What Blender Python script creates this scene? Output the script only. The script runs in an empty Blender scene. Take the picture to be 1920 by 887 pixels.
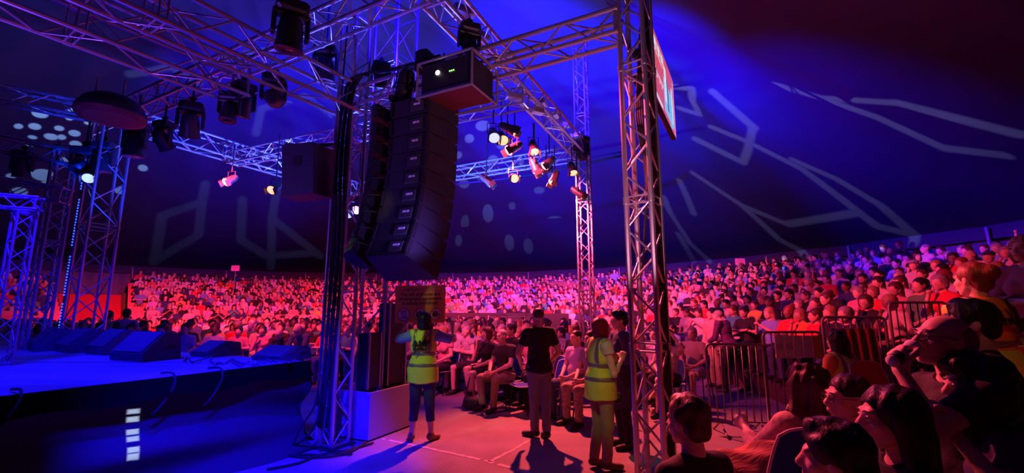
import bpy, math, random
import numpy as np
from mathutils import Vector, Matrix, Quaternion
sc = bpy.context.scene
COL = sc.collection
PI = math.pi
R = math.radians
# ------------------------------------------------------------------ camera
CAM_H, PITCH, FPX = 1.65, R(9.25), 842.0
cd = bpy.data.cameras.new('camera'); cam = bpy.data.objects.new('camera', cd); COL.objects.link(cam)
cam.location = (0, 0, CAM_H); cam.rotation_euler = (PI/2 + PITCH, 0, 0)
cd.sensor_width = 36; cd.lens = 36*FPX/1920; cd.clip_start = .05; cd.clip_end = 200
sc.camera = cam
sc.view_settings.view_transform = 'Standard'; sc.view_settings.look = 'None'
sc.view_settings.gamma = 1; sc.view_settings.use_curve_mapping = False
sc.view_settings.exposure = 0.0
sc.cycles.use_denoising = True
sc.cycles.max_bounces = 4; sc.cycles.diffuse_bounces = 2; sc.cycles.glossy_bounces = 2
sc.cycles.transparent_max_bounces = 8; sc.cycles.sample_clamp_indirect = 3
w = bpy.data.worlds.new('world'); sc.world = w; w.use_nodes = True
w.node_tree.nodes['Background'].inputs[0].default_value = (.10, .045, .16, 1)
w.node_tree.nodes['Background'].inputs[1].default_value = .10

def ray(px, py):            # direction with unit depth along the view axis
    x = (px-960)/FPX; u = (443.5-py)/FPX
    return np.array([x, math.cos(PITCH)-u*math.sin(PITCH), math.sin(PITCH)+u*math.cos(PITCH)])
EYE = np.array([0, 0, CAM_H])
def at_y(px, py, y):
    d = ray(px, py); return EYE + d*(y/d[1])
def at_z(px, py, z=0.):
    d = ray(px, py); return EYE + d*((z-CAM_H)/d[2])
def to_px(p):
    p = np.asarray(p, float) - EYE
    f = p[1]*math.cos(PITCH)+p[2]*math.sin(PITCH); u = -p[1]*math.sin(PITCH)+p[2]*math.cos(PITCH)
    return (960+FPX*p[0]/f, 443.5-FPX*u/f, f)
# the tent: a ring wall about CT and a canopy rising over it
CT = np.array([-8., 10.]); RT = 24.0; EAVE = 4.25
def canopy_z(r): return EAVE + 9.5*max(0., 1-r/RT)**1.1
def tent_hit(px, py):
    d = ray(px, py); t = 1.
    while t < 60:
        p = EYE + d*t; r = math.hypot(p[0]-CT[0], p[1]-CT[1])
        if r >= RT-.05 or p[2] >= canopy_z(r)-.05: return p
        t += .1
    return EYE + d*40
# ------------------------------------------------------------------ lights
def light_frame(loc, target):
    z = -(Vector(target)-Vector(loc)).normalized()
    return z.to_track_quat('Z', 'Y').to_matrix()
def spot(loc, target, color, energy, size=40, blend=.6, radius=.06, gobo=None, name='spot_light', top=None):
    L = bpy.data.lights.new(name, 'SPOT'); o = bpy.data.objects.new(name, L); COL.objects.link(o)
    L.color = color; L.energy = energy; L.spot_size = R(size); L.spot_blend = blend; L.shadow_soft_size = radius
    o.location = loc; o.rotation_euler = light_frame(loc, target).to_euler()
    if top is not None: shutter(L, *top)
    if gobo: gobo_nodes(L, light_frame(loc, target).inverted(), Vector(loc), *gobo)
    return o
def shutter(L, vmax, soft_):
    """the lamp's upper barn door: nothing leaves above this slope"""
    L.use_nodes = True; nt = L.node_tree; N = nt.nodes; K = nt.links; em = [n for n in N if n.type == 'EMISSION'][0]
    tc = N.new('ShaderNodeTexCoord'); sp = N.new('ShaderNodeSeparateXYZ'); K.new(tc.outputs['Normal'], sp.inputs[0])
    ab = N.new('ShaderNodeMath'); ab.operation = 'ABSOLUTE'; K.new(sp.outputs[2], ab.inputs[0])
    dv = N.new('ShaderNodeMath'); dv.operation = 'DIVIDE'; K.new(sp.outputs[1], dv.inputs[0]); K.new(ab.outputs[0], dv.inputs[1])
    mr = N.new('ShaderNodeMapRange'); mr.interpolation_type = 'SMOOTHSTEP'; K.new(dv.outputs[0], mr.inputs['Value'])
    mr.inputs['From Min'].default_value = vmax; mr.inputs['From Max'].default_value = vmax+soft_; mr.inputs['To Min'].default_value = 1; mr.inputs['To Max'].default_value = 0
    K.new(mr.outputs[0], em.inputs['Strength'])
def gobo_nodes(L, M, loc, segs, dots, width, boxes=()):
    """a metal pattern plate in the lamp: segs are pairs of world points joined by a bar of light, dots (world point, radius)"""
    L.use_nodes = True; nt = L.node_tree; N = nt.nodes; K = nt.links
    em = [n for n in N if n.type == 'EMISSION'][0]
    tc = N.new('ShaderNodeTexCoord'); sp = N.new('ShaderNodeSeparateXYZ'); K.new(tc.outputs['Normal'], sp.inputs[0])
    def mth(op, a, b=None, c=None):
        n = N.new('ShaderNodeMath'); n.operation = op
        for i, v in enumerate((a, b, c)):
            if v is None: continue
            if isinstance(v, (int, float)): n.inputs[i].default_value = v
            else: K.new(v, n.inputs[i])
        return n
    az = mth('ABSOLUTE', sp.outputs[2])
    u = mth('DIVIDE', sp.outputs[0], az.outputs[0]); v = mth('DIVIDE', sp.outputs[1], az.outputs[0])
    cb = N.new('ShaderNodeCombineXYZ'); K.new(u.outputs[0], cb.inputs[0]); K.new(v.outputs[0], cb.inputs[1])
    ns = N.new('ShaderNodeTexNoise'); ns.inputs['Scale'].default_value = 9; K.new(cb.outputs[0], ns.inputs['Vector'])
    def vm(op, a, b):
        n = N.new('ShaderNodeVectorMath'); n.operation = op
        for i, q in enumerate((a, b)):
            if q is None: continue
            if isinstance(q, (tuple, list)): n.inputs[i].default_value = q
            else: K.new(q, n.inputs[i])
        return n
    def uv(p):
        q = M @ (Vector(p)-loc); return (q.x/abs(q.z), q.y/abs(q.z), 0)
    def span(c, q): q = uv(q); return max(.0008, math.hypot(q[0]-c[0], q[1]-c[1]))
    best = None
    def add(o):
        nonlocal best
        best = o if best is None else mth('MINIMUM', best, o).outputs[0]
    for a, b in segs:
        a, b = uv(a), uv(b); ba = (b[0]-a[0], b[1]-a[1], 0); l2 = max(1e-9, ba[0]**2+ba[1]**2)
        pa = vm('SUBTRACT', cb.outputs[0], a)
        dt = vm('DOT_PRODUCT', pa.outputs[0], (ba[0]/l2, ba[1]/l2, 0))
        h = mth('ADD', dt.outputs['Value'], 0.); h.use_clamp = True
        scn = N.new('ShaderNodeVectorMath'); scn.operation = 'SCALE'; scn.inputs[0].default_value = ba; K.new(h.outputs[0], scn.inputs['Scale'])
        df = vm('SUBTRACT', pa.outputs[0], scn.outputs[0])
        ln = N.new('ShaderNodeVectorMath'); ln.operation = 'LENGTH'; K.new(df.outputs[0], ln.inputs[0])
        add(mth('SUBTRACT', ln.outputs['Value'], width).outputs[0])
    for p, ru, rv in dots:
        c = uv(p); ru, rv = span(c, ru), span(c, rv)
        df = vm('SUBTRACT', cb.outputs[0], c); sc_ = vm('MULTIPLY', df.outputs[0], (1/ru, 1/rv, 0))
        ln = N.new('ShaderNodeVectorMath'); ln.operation = 'LENGTH'; K.new(sc_.outputs[0], ln.inputs[0])
        add(mth('MULTIPLY', mth('SUBTRACT', ln.outputs['Value'], 1.).outputs[0], min(ru, rv)).outputs[0])
    for p, ru, rv in boxes:
        c = uv(p); ru, rv = span(c, ru), span(c, rv); df = vm('SUBTRACT', cb.outputs[0], c); sc_ = vm('MULTIPLY', df.outputs[0], (1/ru, 1/rv, 0))
        ab = N.new('ShaderNodeVectorMath'); ab.operation = 'ABSOLUTE'; K.new(sc_.outputs[0], ab.inputs[0])
        s2 = N.new('ShaderNodeSeparateXYZ'); K.new(ab.outputs[0], s2.inputs[0])
        mx = mth('MAXIMUM', s2.outputs[0], s2.outputs[1])
        add(mth('MULTIPLY', mth('SUBTRACT', mx.outputs[0], 1.).outputs[0], min(ru, rv)).outputs[0])
    edge = max(.0015, width*.35)
    mr = N.new('ShaderNodeMapRange'); mr.inputs['From Min'].default_value = edge; mr.inputs['From Max'].default_value = -edge
    mr.inputs['To Min'].default_value = 0; mr.inputs['To Max'].default_value = 1; K.new(best, mr.inputs['Value'])
    K.new(mr.outputs[0], em.inputs['Strength'])
BLUE = (.006, .0015, 1.); DBLUE = (.04, .0, 1.); RED = (1., .035, .075); PINK = (1., .055, .20); MAG = (1., .05, .34)
def poly(*pts):
    h = [tent_hit(*p) for p in pts]; return [(h[i], h[i+1]) for i in range(len(h)-1)]
# washes over the audience
W = [ # loc, target, colour, watts, cone, blend, radius
 ((-6.4, 9.6, 4.75), (-15, 25, 2.2), RED, 22000, 66, 1., .10),
 ((-5.4, 11.6, 4.75), (-5, 29, 2.4), RED, 19000, 66, 1., .10),
 ((-1.0, 11.0, 4.75), (2, 30, 2.6), PINK, 18000, 62, 1., .10),
 ((-.2, 9.2, 4.75), (8.5, 23, 2.0), PINK, 18000, 58, 1., .10),
 ((-.6, 7.4, 4.7), (9.5, 14.0, 1.6), (1., .05, .14), 8500, 56, 1., .10),
 ((-.9, 6.2, 4.6), (9.5, 8.0, 1.4), (1., .04, .10), 3400, 54, 1., .10),
 ((-6.0, 8.8, 4.75), (-4.5, 15, .8), RED, 3600, 90, 1., .10),
 ((-2.0, 6.3, 4.7), (1.5, 12, .6), PINK, 3800, 80, 1., .10),
 # down light on the walkway from the far truss: throws the man's shadow towards the lens
 ((.30, 9.9, 4.95), (1.3, 4.6, 0), (1., .080, .075), 4400, 76, .8, .05),
 ((.2, 5.9, 4.6), (1.9, 2.0, 1.1), (1., .06, .11), 1800, 58, .8, .06),
 # blue on the stage, the near mast and the drape
 ((-5.6, 4.6, 4.4), (-5.9, 5.2, 1.0), BLUE, 2300, 118, .8, .10),
 ((-1.4, 1.6, 4.2), (-3.0, 5.2, .40), BLUE, 5200, 34, .9, .04),
 ((-2.3, 3.3, 4.2), (-2.55, 4.9, 0), BLUE, 2500, 44, .5, .03),
 ((-1.9, 2.6, 4.3), (-1.17, 6.3, 1.75), (1., .62, .22), 70, 9.5, .8, .04),  # added warm fill spot, only there to brighten the notice board
 ((.9, .9, 3.9), (3.0, 2.9, 1.45), (1., .30, .10), 48, 18, .8, .04),  # added orange fill spot that lifts the vest of the right-hand steward
 # narrow beams that catch the slim mast
 ((-1.0, 6.6, 3.2), (1.62, 9.85, 4.15), (.45, .5, 1.), 900, 5, .3, .02),
 ((-1.0, 6.6, 3.2), (1.62, 9.85, 3.25), (.7, .7, 1.), 1300, 3.5, .3, .02),
 # added yellow-green spots: bring out the two hi-vis vests, standing in for their fluorescence
 ((-3.1, 2.4, 4.2), (-1.15, 5.95, 1.10), (.75, 1., .25), 250, 11, .7, .04),
 ((-.6, 1.8, 4.2), (1.0, 4.75, 1.0), (.85, 1., .30), 120, 10.5, .7, .04),
]
for i_, (l, t, c, e, s, b, r_) in enumerate(W):
    sl = (t[2]-l[2])/math.hypot(t[0]-l[0], t[1]-l[1])
    spot(l, t, c, e, s, b, r_, top=(-sl-.09, .10) if i_ < 8 else None)
# blue and violet washes thrown up on the canopy: (loc, photo aim, colour, watts, cone, blend)
for l, px, c, e, s, b in [
 ((-2.0, 9.0, 6.4), (1030, 170), BLUE, 33000, 78, .8),
 ((-.5, 8.0, 6.4), (1260, 130), BLUE, 24000, 40, .8),
 ((-2.0, 10.0, 5.9), (960, 400), DBLUE, 15000, 60, 1.),
 ((-.5, 8.0, 6.0), (1640, 320), BLUE, 15000, 44, 1.),
 ((-.5, 8.2, 6.2), (1430, 230), BLUE, 13000, 30, 1.),
 ((2.5, 9.0, 5.4), (1900, 440), BLUE, 1000, 40, 1.),
 ((-1.5, 10.5, 5.6), (1000, 290), BLUE, 11000, 46, 1.),
 ((-4.5, 10.0, 6.4), (500, 220), BLUE, 32000, 50, .9),
 ((-4.2, 8.6, 6.4), (600, 0), DBLUE, 5000, 70, 1.),
 ((-1., 8.0, 6.2), (1560, 60), (.5, .02, .3), 800, 70, 1.),
]: spot(l, tent_hit(*px), c, e, s, b, .08)
# blue on the trusses
for l, t, c, e, s in [
 ((-3.6, 9.6, 3.2), (-5.6, 10.6, 5.2), (.05, .10, 1.), 7000, 110), ((-3.2, 9.4, 2.8), (-2.0, 6.8, 6.2), (.03, .06, 1.), 3600, 70),
 ((-1.8, 9.0, 3.4), (-1.0, 11.2, 5.2), (.05, .12, 1.), 6000, 110), ((-6.0, 7.0, 2.0), (-7.3, 7.9, 4.6), (.0, .03, 1.), 2200, 40),
 ((1.2, 8.6, 3.6), (.6, 8.2, 5.2), (.4, .3, 1.), 160, 120), ((-.6, 4.2, 6.4), (-1.9, 6.7, 6.8), BLUE, 5000, 80),
 ((-5.0, 3.6, 2.0), (-3.2, 4.8, 4.5), (.22, .05, .9), 330, 110), ((0.5, 2.6, 1.9), (0.8, 4.4, 4.2), (.75, .25, .45), 230, 110),
 ((-.6, 4.0, 2.2), (-2.2, 5.9, 3.2), (.22, .1, .8), 90, 60)]:
    spot(l, t, c, e, s, .8, .08)
# projected line pattern on the right of the canopy, hexagons on the left, round spots far left
LINES_R = (poly((1335,172),(1418,238),(1402,268),(1330,240)) + poly((1402,268),(1388,306),(1300,262)) + poly((1402,268),(1500,318),(1640,425),(1700,438))
 + poly((1445,160),(1540,186),(1690,190),(1800,218),(1915,250)) + poly((1540,186),(1640,222),(1760,280),(1880,292))
 + poly((1300,325),(1390,385),(1480,420),(1600,400)) + poly((1390,385),(1460,450),(1530,500)) + poly((1270,340),(1300,400)) + poly((1245,370),(1290,455),(1340,520))
 + poly((1490,300),(1570,335),(1650,385),(1720,455)) + poly((1270,205),(1310,215),(1300,165),(1260,158)) + poly((1300,490),(1270,440)))
LINES_L = (poly((290,490),(305,405),(378,378),(372,440),(290,490)) + poly((378,378),(385,345)) + poly((455,375),(452,450),(500,480),(590,475))
 + poly((520,350),(510,410),(600,480)) + poly((510,410),(508,500)) + poly((480,250),(490,205),(575,180),(620,215)) + poly((245,140),(320,125),(372,155)) + poly((372,118),(430,108),(520,90)))
spot((-3.4, 8.6, 2.0), tent_hit(1500, 320), (.45, .45, 1.), 13000, 60, .3, .01, (LINES_R, [], .0085), 'pattern_light')
spot((-3.0, 7.6, 1.8), tent_hit(430, 330), (.30, .42, 1.), 11000, 60, .3, .01, (LINES_L, [], .010), 'pattern_light')
rg = random.Random(4)
DOTS = [(75,214,13,6),(110,240,9,4),(95,256,12,5),(140,250,10,5),(65,237,10,5),(35,237,8,4),(60,257,8,3),(115,257,8,4),(55,270,9,3),(142,270,10,5),
 (138,208,9,4),(166,231,7,3),(60,325,9,4),(80,328,20,9),(35,360,14,7),(268,315,8,5),(225,357,9,6),(130,222,6,3),(20,330,8,4),(85,343,6,3),(45,290,12,5),(120,300,8,4)]
spot((-8.2, 9.6, 4.6), tent_hit(110, 270), (.28, .55, 1.), 70000, 40, .2, .01,
     ([], [(tent_hit(x, y), tent_hit(x+a*1.15, y), tent_hit(x, y+b*1.2)) for x, y, a, b in DOTS], .003), 'pattern_light')
DC = [(915,400,9,17),(872,415,7,12),(905,235,12,9),(940,270,9,8),(880,260,8,8),(955,455,8,15),(990,460,8,13),(870,345,9,8),(1010,355,9,6),(960,385,6,6),(925,300,9,9),(1040,410,12,6),(1035,330,7,10),(900,330,6,6),(860,290,6,6),(975,300,6,9),(860,450,6,10)]
spot((-.8, 9.0, 6.5), tent_hit(950, 350), (.30, .40, 1.), 26000, 44, .4, .01,
     ([], [(tent_hit(x, y), tent_hit(x+a*1.1, y), tent_hit(x, y+b*1.1)) for x, y, a, b in DC], .003), 'pattern_light')
# ------------------------------------------------------------------ materials
MATS = {}
def mat(name, col, rough=.7, metal=0., emit=None, bump=0., bscale=20., var=0., vscale=6., stretch=(1,1,1), spec=.5, sheen=0.):
    if name in MATS: return MATS[name]
    m = bpy.data.materials.new(name); m.use_nodes = True; nt = m.node_tree; N = nt.nodes; K = nt.links
    b = N['Principled BSDF']; b.inputs['Base Color'].default_value = (*col, 1); b.inputs['Roughness'].default_value = rough
    b.inputs['Metallic'].default_value = metal; b.inputs['Specular IOR Level'].default_value = spec
    if emit: b.inputs['Emission Color'].default_value = (*emit[0], 1); b.inputs['Emission Strength'].default_value = emit[1]
    if bump or var:
        tc = N.new('ShaderNodeTexCoord'); mp = N.new('ShaderNodeMapping'); mp.inputs['Scale'].default_value = stretch
        K.new(tc.outputs['Object'], mp.inputs['Vector'])
    if var:
        ns = N.new('ShaderNodeTexNoise'); ns.inputs['Scale'].default_value = vscale; ns.inputs['Detail'].default_value = 4
        K.new(mp.outputs[0], ns.inputs['Vector'])
        cr = N.new('ShaderNodeValToRGB'); cr.color_ramp.elements[0].position = .3; cr.color_ramp.elements[1].position = .7
        cr.color_ramp.elements[0].color = (*[c*(1-var) for c in col], 1); cr.color_ramp.elements[1].color = (*[min(1, c*(1+var)) for c in col], 1)
        K.new(ns.outputs['Fac'], cr.inputs[0]); K.new(cr.outputs[0], b.inputs['Base Color'])
    if bump:
        n2 = N.new('ShaderNodeTexNoise'); n2.inputs['Scale'].default_value = bscale; n2.inputs['Detail'].default_value = 3
        K.new(mp.outputs[0], n2.inputs['Vector']); bp = N.new('ShaderNodeBump'); bp.inputs['Strength'].default_value = bump
        bp.inputs['Distance'].default_value = .02; K.new(n2.outputs['Fac'], bp.inputs['Height']); K.new(bp.outputs[0], b.inputs['Normal'])
    MATS[name] = m; return m
ALU = mat('aluminium', (.62, .60, .60), .34, .85)
ALUD = mat('aluminium_dull', (.40, .38, .40), .5, .7)
BLACK = mat('black_steel', (.012, .012, .014), .55)
BLACKP = mat('black_plastic', (.02, .02, .024), .45)
RUBBER = mat('black_rubber', (.012, .012, .012), .8)
CLOTHB = mat('black_drape', (.045, .045, .05), .8, spec=.15, bump=.3, bscale=60)
WHITE = mat('white_plastic', (.8, .8, .8), .5)
GLOW = mat('lamp_glow', (1, .8, .7), .4, emit=((1, .62, .5), 14))
# ------------------------------------------------------------------ objects
def link(o, parent=None):
    COL.objects.link(o)
    if parent is not None: o.parent = parent
    return o
def tag(o, label=None, cat=None, group=None, kind=None):
    if label: o['label'] = label
    if cat: o['category'] = cat
    if group: o['group'] = group
    if kind: o['kind'] = kind
    return o
def empty(name, loc=(0,0,0), rz=0., label=None, cat=None, group=None):
    o = bpy.data.objects.new(name, None); o.empty_display_size = .1; link(o)
    o.location = loc; o.rotation_euler = (0, 0, rz); return tag(o, label, cat, group)
def copy_tree(o, parent=None):
    c = o.copy(); COL.objects.link(c)
    if parent is not None: c.parent = parent
    for ch in list(o.children): copy_tree(ch, c)
    return c
class MB:
    """collects tubes, boxes and strips, then links them as ONE mesh object"""
    def __init__(s): s.v = []; s.f = []
    def add(s, v, f):
        n = len(s.v); s.v += [tuple(map(float, p)) for p in v]; s.f += [tuple(i+n for i in q) for q in f]; return s
    def box(s, c, h, rot=None, bev=0.):
        rot = Matrix.Identity(3) if rot is None else rot
        c = Vector(c); hx, hy, hz = h
        if bev <= 0:
            v = [c + rot @ Vector((x*hx, y*hy, z*hz)) for z in (-1, 1) for x, y in ((-1,-1),(1,-1),(1,1),(-1,1))]
            return s.add(v, [(3,2,1,0),(4,5,6,7),(0,1,5,4),(1,2,6,5),(2,3,7,6),(3,0,4,7)])
        b = min(bev, hx*.9, hy*.9, hz*.9); ring = []
        for z, k in ((-hz, b), (-hz+b, 0), (hz-b, 0), (hz, b)):
            X, Y = hx-k, hy-k
            for x, y in ((-X+b,-Y),(X-b,-Y),(X,-Y+b),(X,Y-b),(X-b,Y),(-X+b,Y),(-X,Y-b),(-X,-Y+b)): ring.append(c + rot @ Vector((x, y, z)))
        f = [tuple(range(7, -1, -1)), tuple(range(24, 32))]
        for k in range(3):
            for i in range(8): a = k*8+i; b2 = k*8+(i+1) % 8; f.append((a, b2, b2+8, a+8))
        return s.add(ring, f)
    def tube(s, pts, r, n=8, closed=False, cap=True):
        pts = [Vector(p) for p in pts]; m = len(pts); rr = r if isinstance(r, (list, tuple)) else [r]*m
        v = []; f = []; ref = None
        for i, p in enumerate(pts):
            if closed: t = pts[(i+1) % m]-pts[i-1]
            else: t = pts[min(i+1, m-1)]-pts[max(i-1, 0)]
            t.normalize()
            if ref is None: ref = t.orthogonal().normalized()
            ref = (ref - t*ref.dot(t))
            if ref.length < 1e-5: ref = t.orthogonal()
            ref.normalize(); bn = t.cross(ref)
            for k in range(n): a = 2*PI*k/n; v.append(p + (ref*math.cos(a)+bn*math.sin(a))*rr[i])
        for i in range(m if closed else m-1):
            for k in range(n): a = i*n+k; b = i*n+(k+1) % n; j = ((i+1) % m)*n; f.append((a, b, j+(k+1) % n, j+k))
        if cap and not closed: f += [tuple(range(n-1, -1, -1)), tuple((m-1)*n+k for k in range(n))]
        return s.add(v, f)
    def lathe(s, prof, c=(0,0,0), rot=None, n=20):
        ring = tuple(prof[0]) == tuple(prof[-1])
        rot = Matrix.Identity(3) if rot is None else rot; c = Vector(c); v = []; f = []
        for r, z in prof:
            for k in range(n): a = 2*PI*k/n; v.append(c + rot @ Vector((r*math.cos(a), r*math.sin(a), z)))
        for i in range(len(prof)-1):
            for k in range(n): a = i*n+k; b = i*n+(k+1) % n; f.append((a, b, b+n, a+n))
        if prof[0][0] > 0 and not ring: f.append(tuple(range(n-1, -1, -1)))
        if prof[-1][0] > 0 and not ring: f.append(tuple((len(prof)-1)*n+k for k in range(n)))
        return s.add(v, f)
    def prism(s, poly, d, M=None):   # polygon in xz, extruded +-d in y
        n = len(poly); v = [(x, -d, z) for x, z in poly]+[(x, d, z) for x, z in poly]
        if M is not None: v = [M @ Vector(p) for p in v]
        return s.add(v, [tuple(range(n)), tuple(range(2*n-1, n-1, -1))]+[(i, i+n, (i+1) % n+n, (i+1) % n) for i in range(n)])
    def build(s, name, m, parent=None, smooth=False, fix=True):
        me = bpy.data.meshes.new(name); me.from_pydata(s.v, [], s.f)
        if fix:
            import bmesh
            bm = bmesh.new(); bm.from_mesh(me); bmesh.ops.recalc_face_normals(bm, faces=bm.faces); bm.to_mesh(me); bm.free()
        for q in (m if isinstance(m, (list, tuple)) else [m]): me.materials.append(q)
        if smooth: me.polygons.foreach_set('use_smooth', [True]*len(me.polygons))
        me.update(); return link(bpy.data.objects.new(name, me), parent)
def soft(o, ang=35):
    me = o.data; me.polygons.foreach_set('use_smooth', [True]*len(me.polygons))
    try: me.set_sharp_from_angle(angle=R(ang))
    except Exception: pass
    return o
def text_mesh(txt, size, name, m, parent, loc, rot, extr=.001, align='CENTER', bold=0., sx=1.):
    c = bpy.data.curves.new(name, 'FONT'); c.body = txt; c.size = size; c.align_x = align; c.align_y = 'CENTER'; c.extrude = extr; c.offset = bold
    c.resolution_u = 2
    o = bpy.data.objects.new(name, c); COL.objects.link(o); bpy.context.view_layer.update()
    me = bpy.data.meshes.new_from_object(o.evaluated_get(bpy.context.evaluated_depsgraph_get()))
    bpy.data.objects.remove(o); me.materials.clear(); me.materials.append(m)
    o = link(bpy.data.objects.new(name, me), parent); o.location = loc; o.rotation_euler = rot; o.scale = (sx, 1, 1); return o
# ------------------------------------------------------------------ bodies: distance fields turned into one continuous skin
def V3(*a): return np.array(a, float)
def unit(v): v = np.asarray(v, float); return v/max(1e-9, np.linalg.norm(v))
def C(a, b, r1, r2, m=0, cut=None): return ('c', V3(*a), V3(*b), r1, r2, m, cut)          # tapered limb
def E(c, r, m=0, Rm=None): return ('e', V3(*c), V3(*r), np.eye(3) if Rm is None else Rm, m)  # ellipsoid
def _d(p, X):
    if p[0] == 'c':
        _, a, b, r1, r2, m, cut = p; pa = X-a; ba = b-a; h = np.clip((pa@ba)/max(1e-9, ba@ba), 0, 1)
        d = np.sqrt(((pa-h[..., None]*ba)**2).sum(-1))-(r1+(r2-r1)*h)
        if cut is not None:                      # flat end (sleeve, trouser hem)
            n = unit(ba); d = np.maximum(d, (X-b)@n - cut)
        return d
    _, c, r, Rm, m = p; q = (X-c)@Rm; k0 = np.sqrt(((q/r)**2).sum(-1)); k1 = np.sqrt(((q/(r*r))**2).sum(-1))
    return k0*(k0-1)/np.maximum(k1, 1e-6)
def _bb(p):
    if p[0] == 'c': r = max(p[3], p[4]); return np.minimum(p[1], p[2])-r, np.maximum(p[1], p[2])+r
    r = max(p[2]); return p[1]-r, p[1]+r
def field_mesh(prims, vox=.02, k=.02, planes=(), minus=(), noise=None, iso=0.):
    lo = np.min([_bb(p)[0] for p in prims], 0)-3*vox-iso; hi = np.max([_bb(p)[1] for p in prims], 0)+3*vox+iso
    n = np.ceil((hi-lo)/vox).astype(int)+1
    ax = [lo[i]+vox*np.arange(n[i]) for i in range(3)]
    F = np.full(n, .2)
    mg = max(3*k, 3*vox)+abs(iso)
    for p in prims:
        l, h = _bb(p); i0 = np.clip(np.floor((l-mg-lo)/vox).astype(int), 0, n-1); i1 = np.clip(np.ceil((h+mg-lo)/vox).astype(int)+1, 1, n)
        s = tuple(slice(a, b) for a, b in zip(i0, i1))
        X = np.stack(np.meshgrid(*[ax[i][s[i]] for i in range(3)], indexing='ij'), -1)
        d = _d(p, X); f = F[s]
        hh = np.clip(.5+.5*(d-f)/k, 0, 1); F[s] = d*(1-hh)+f*hh - k*hh*(1-hh)
    F -= iso
    if planes or minus or noise:
        X = np.stack(np.meshgrid(*ax, indexing='ij'), -1)
        if noise: F += noise(X)
        for c, nn in planes: F = np.maximum(F, (X-V3(*c))@unit(nn))
        for p in minus: F = np.maximum(F, -_d(p, X))
    ins = F < 0
    co = [(0,0,0),(1,0,0),(0,1,0),(1,1,0),(0,0,1),(1,0,1),(0,1,1),(1,1,1)]
    sl = lambda o: tuple(slice(o[i], n[i]-1+o[i]) for i in range(3))
    cnt = sum(ins[sl(o)].astype(np.int8) for o in co); act = (cnt > 0) & (cnt < 8)
    idx = np.argwhere(act); num = -np.ones(act.shape, np.int64); num[act] = np.arange(len(idx))
    val = [F[idx[:, 0]+o[0], idx[:, 1]+o[1], idx[:, 2]+o[2]] for o in co]
    S = np.zeros((len(idx), 3)); Cn = np.zeros(len(idx))
    for a, b in [(0,1),(2,3),(4,5),(6,7),(0,2),(1,3),(4,6),(5,7),(0,4),(1,5),(2,6),(3,7)]:
        A, B = val[a], val[b]; cr = (A < 0) != (B < 0); t = np.where(cr, A/np.where(cr, A-B, 1), 0)
        P = np.array(co[a])+t[:, None]*(np.array(co[b])-np.array(co[a])); S += P*cr[:, None]; Cn += cr
    Vt = lo+(idx+S/Cn[:, None])*vox
    quads = []
    for a in range(3):
        b, c = (a+1) % 3, (a+2) % 3
        s0 = [slice(None)]*3; s1 = [slice(None)]*3; s0[a] = slice(0, n[a]-1); s1[a] = slice(1, n[a])
        for q in (b, c): s0[q] = slice(1, n[q]-1); s1[q] = slice(1, n[q]-1)
        A, B = ins[tuple(s0)], ins[tuple(s1)]
        for flip, msk in ((0, A & ~B), (1, ~A & B)):
            e = np.argwhere(msk)
            if not len(e): continue
            e[:, b] += 1; e[:, c] += 1
            def cell(db, dc): q = e.copy(); q[:, b] -= db; q[:, c] -= dc; return num[q[:, 0], q[:, 1], q[:, 2]]
            qd = np.stack([cell(1, 1), cell(0, 1), cell(0, 0), cell(1, 0)], 1)
            quads.append(qd[:, ::-1] if flip else qd)
    Q = np.concatenate(quads)
    mi = None
    ms = [p[5] if p[0] == 'c' else p[4] for p in prims]
    if len(set(ms)) > 1:
        ctr = Vt[Q].mean(1); best = np.full(len(Q), 9.); mi = np.zeros(len(Q), np.int32)
        for p, m in zip(prims, ms):
            d = _d(p, ctr); t = d < best; best = np.where(t, d, best); mi[t] = m
    return Vt, Q, mi
def np_mesh(name, V, Q, mi=None, mats=(), smooth=True):
    me = bpy.data.meshes.new(name); nq = len(Q)
    me.vertices.add(len(V)); me.vertices.foreach_set('co', np.ascontiguousarray(V, np.float32).ravel())
    me.loops.add(nq*4); me.loops.foreach_set('vertex_index', np.ascontiguousarray(Q, np.int32).ravel())
    me.polygons.add(nq); me.polygons.foreach_set('loop_start', np.arange(0, nq*4, 4, dtype=np.int32))
    for m in mats: me.materials.append(m)
    if mi is not None: me.polygons.foreach_set('material_index', np.ascontiguousarray(mi, np.int32))
    if smooth: me.polygons.foreach_set('use_smooth', np.ones(nq, bool))
    me.update(calc_edges=True); me.validate(); return me
def blob(name, prims, m, parent=None, **kw):
    Vt, Q, mi = field_mesh(prims, **kw)
    return link(bpy.data.objects.new(name, np_mesh(name, Vt, Q, mi, m if isinstance(m, (list, tuple)) else [m])), parent)
def strands(amp, f=60, ax=(1, 1, .15)):
    a = np.array(ax)*f
    return lambda X: amp*(np.sin(X[..., 0]*a[0]+2*np.sin(X[..., 2]*9+X[..., 1]*13))*np.sin(X[..., 1]*a[1]*.9+1.7*np.sin(X[..., 2]*11+X[..., 0]*15))+.6*np.sin(X[..., 2]*a[2]+X[..., 0]*31+X[..., 1]*23))
def curls(amp, f=70): return lambda X: amp*(np.sin(X[..., 0]*f+1.3*np.sin(X[..., 1]*f*.6))*np.sin(X[..., 1]*f*.9+.8)*np.sin(X[..., 2]*f*.8+np.sin(X[..., 0]*f*.5)))
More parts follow.
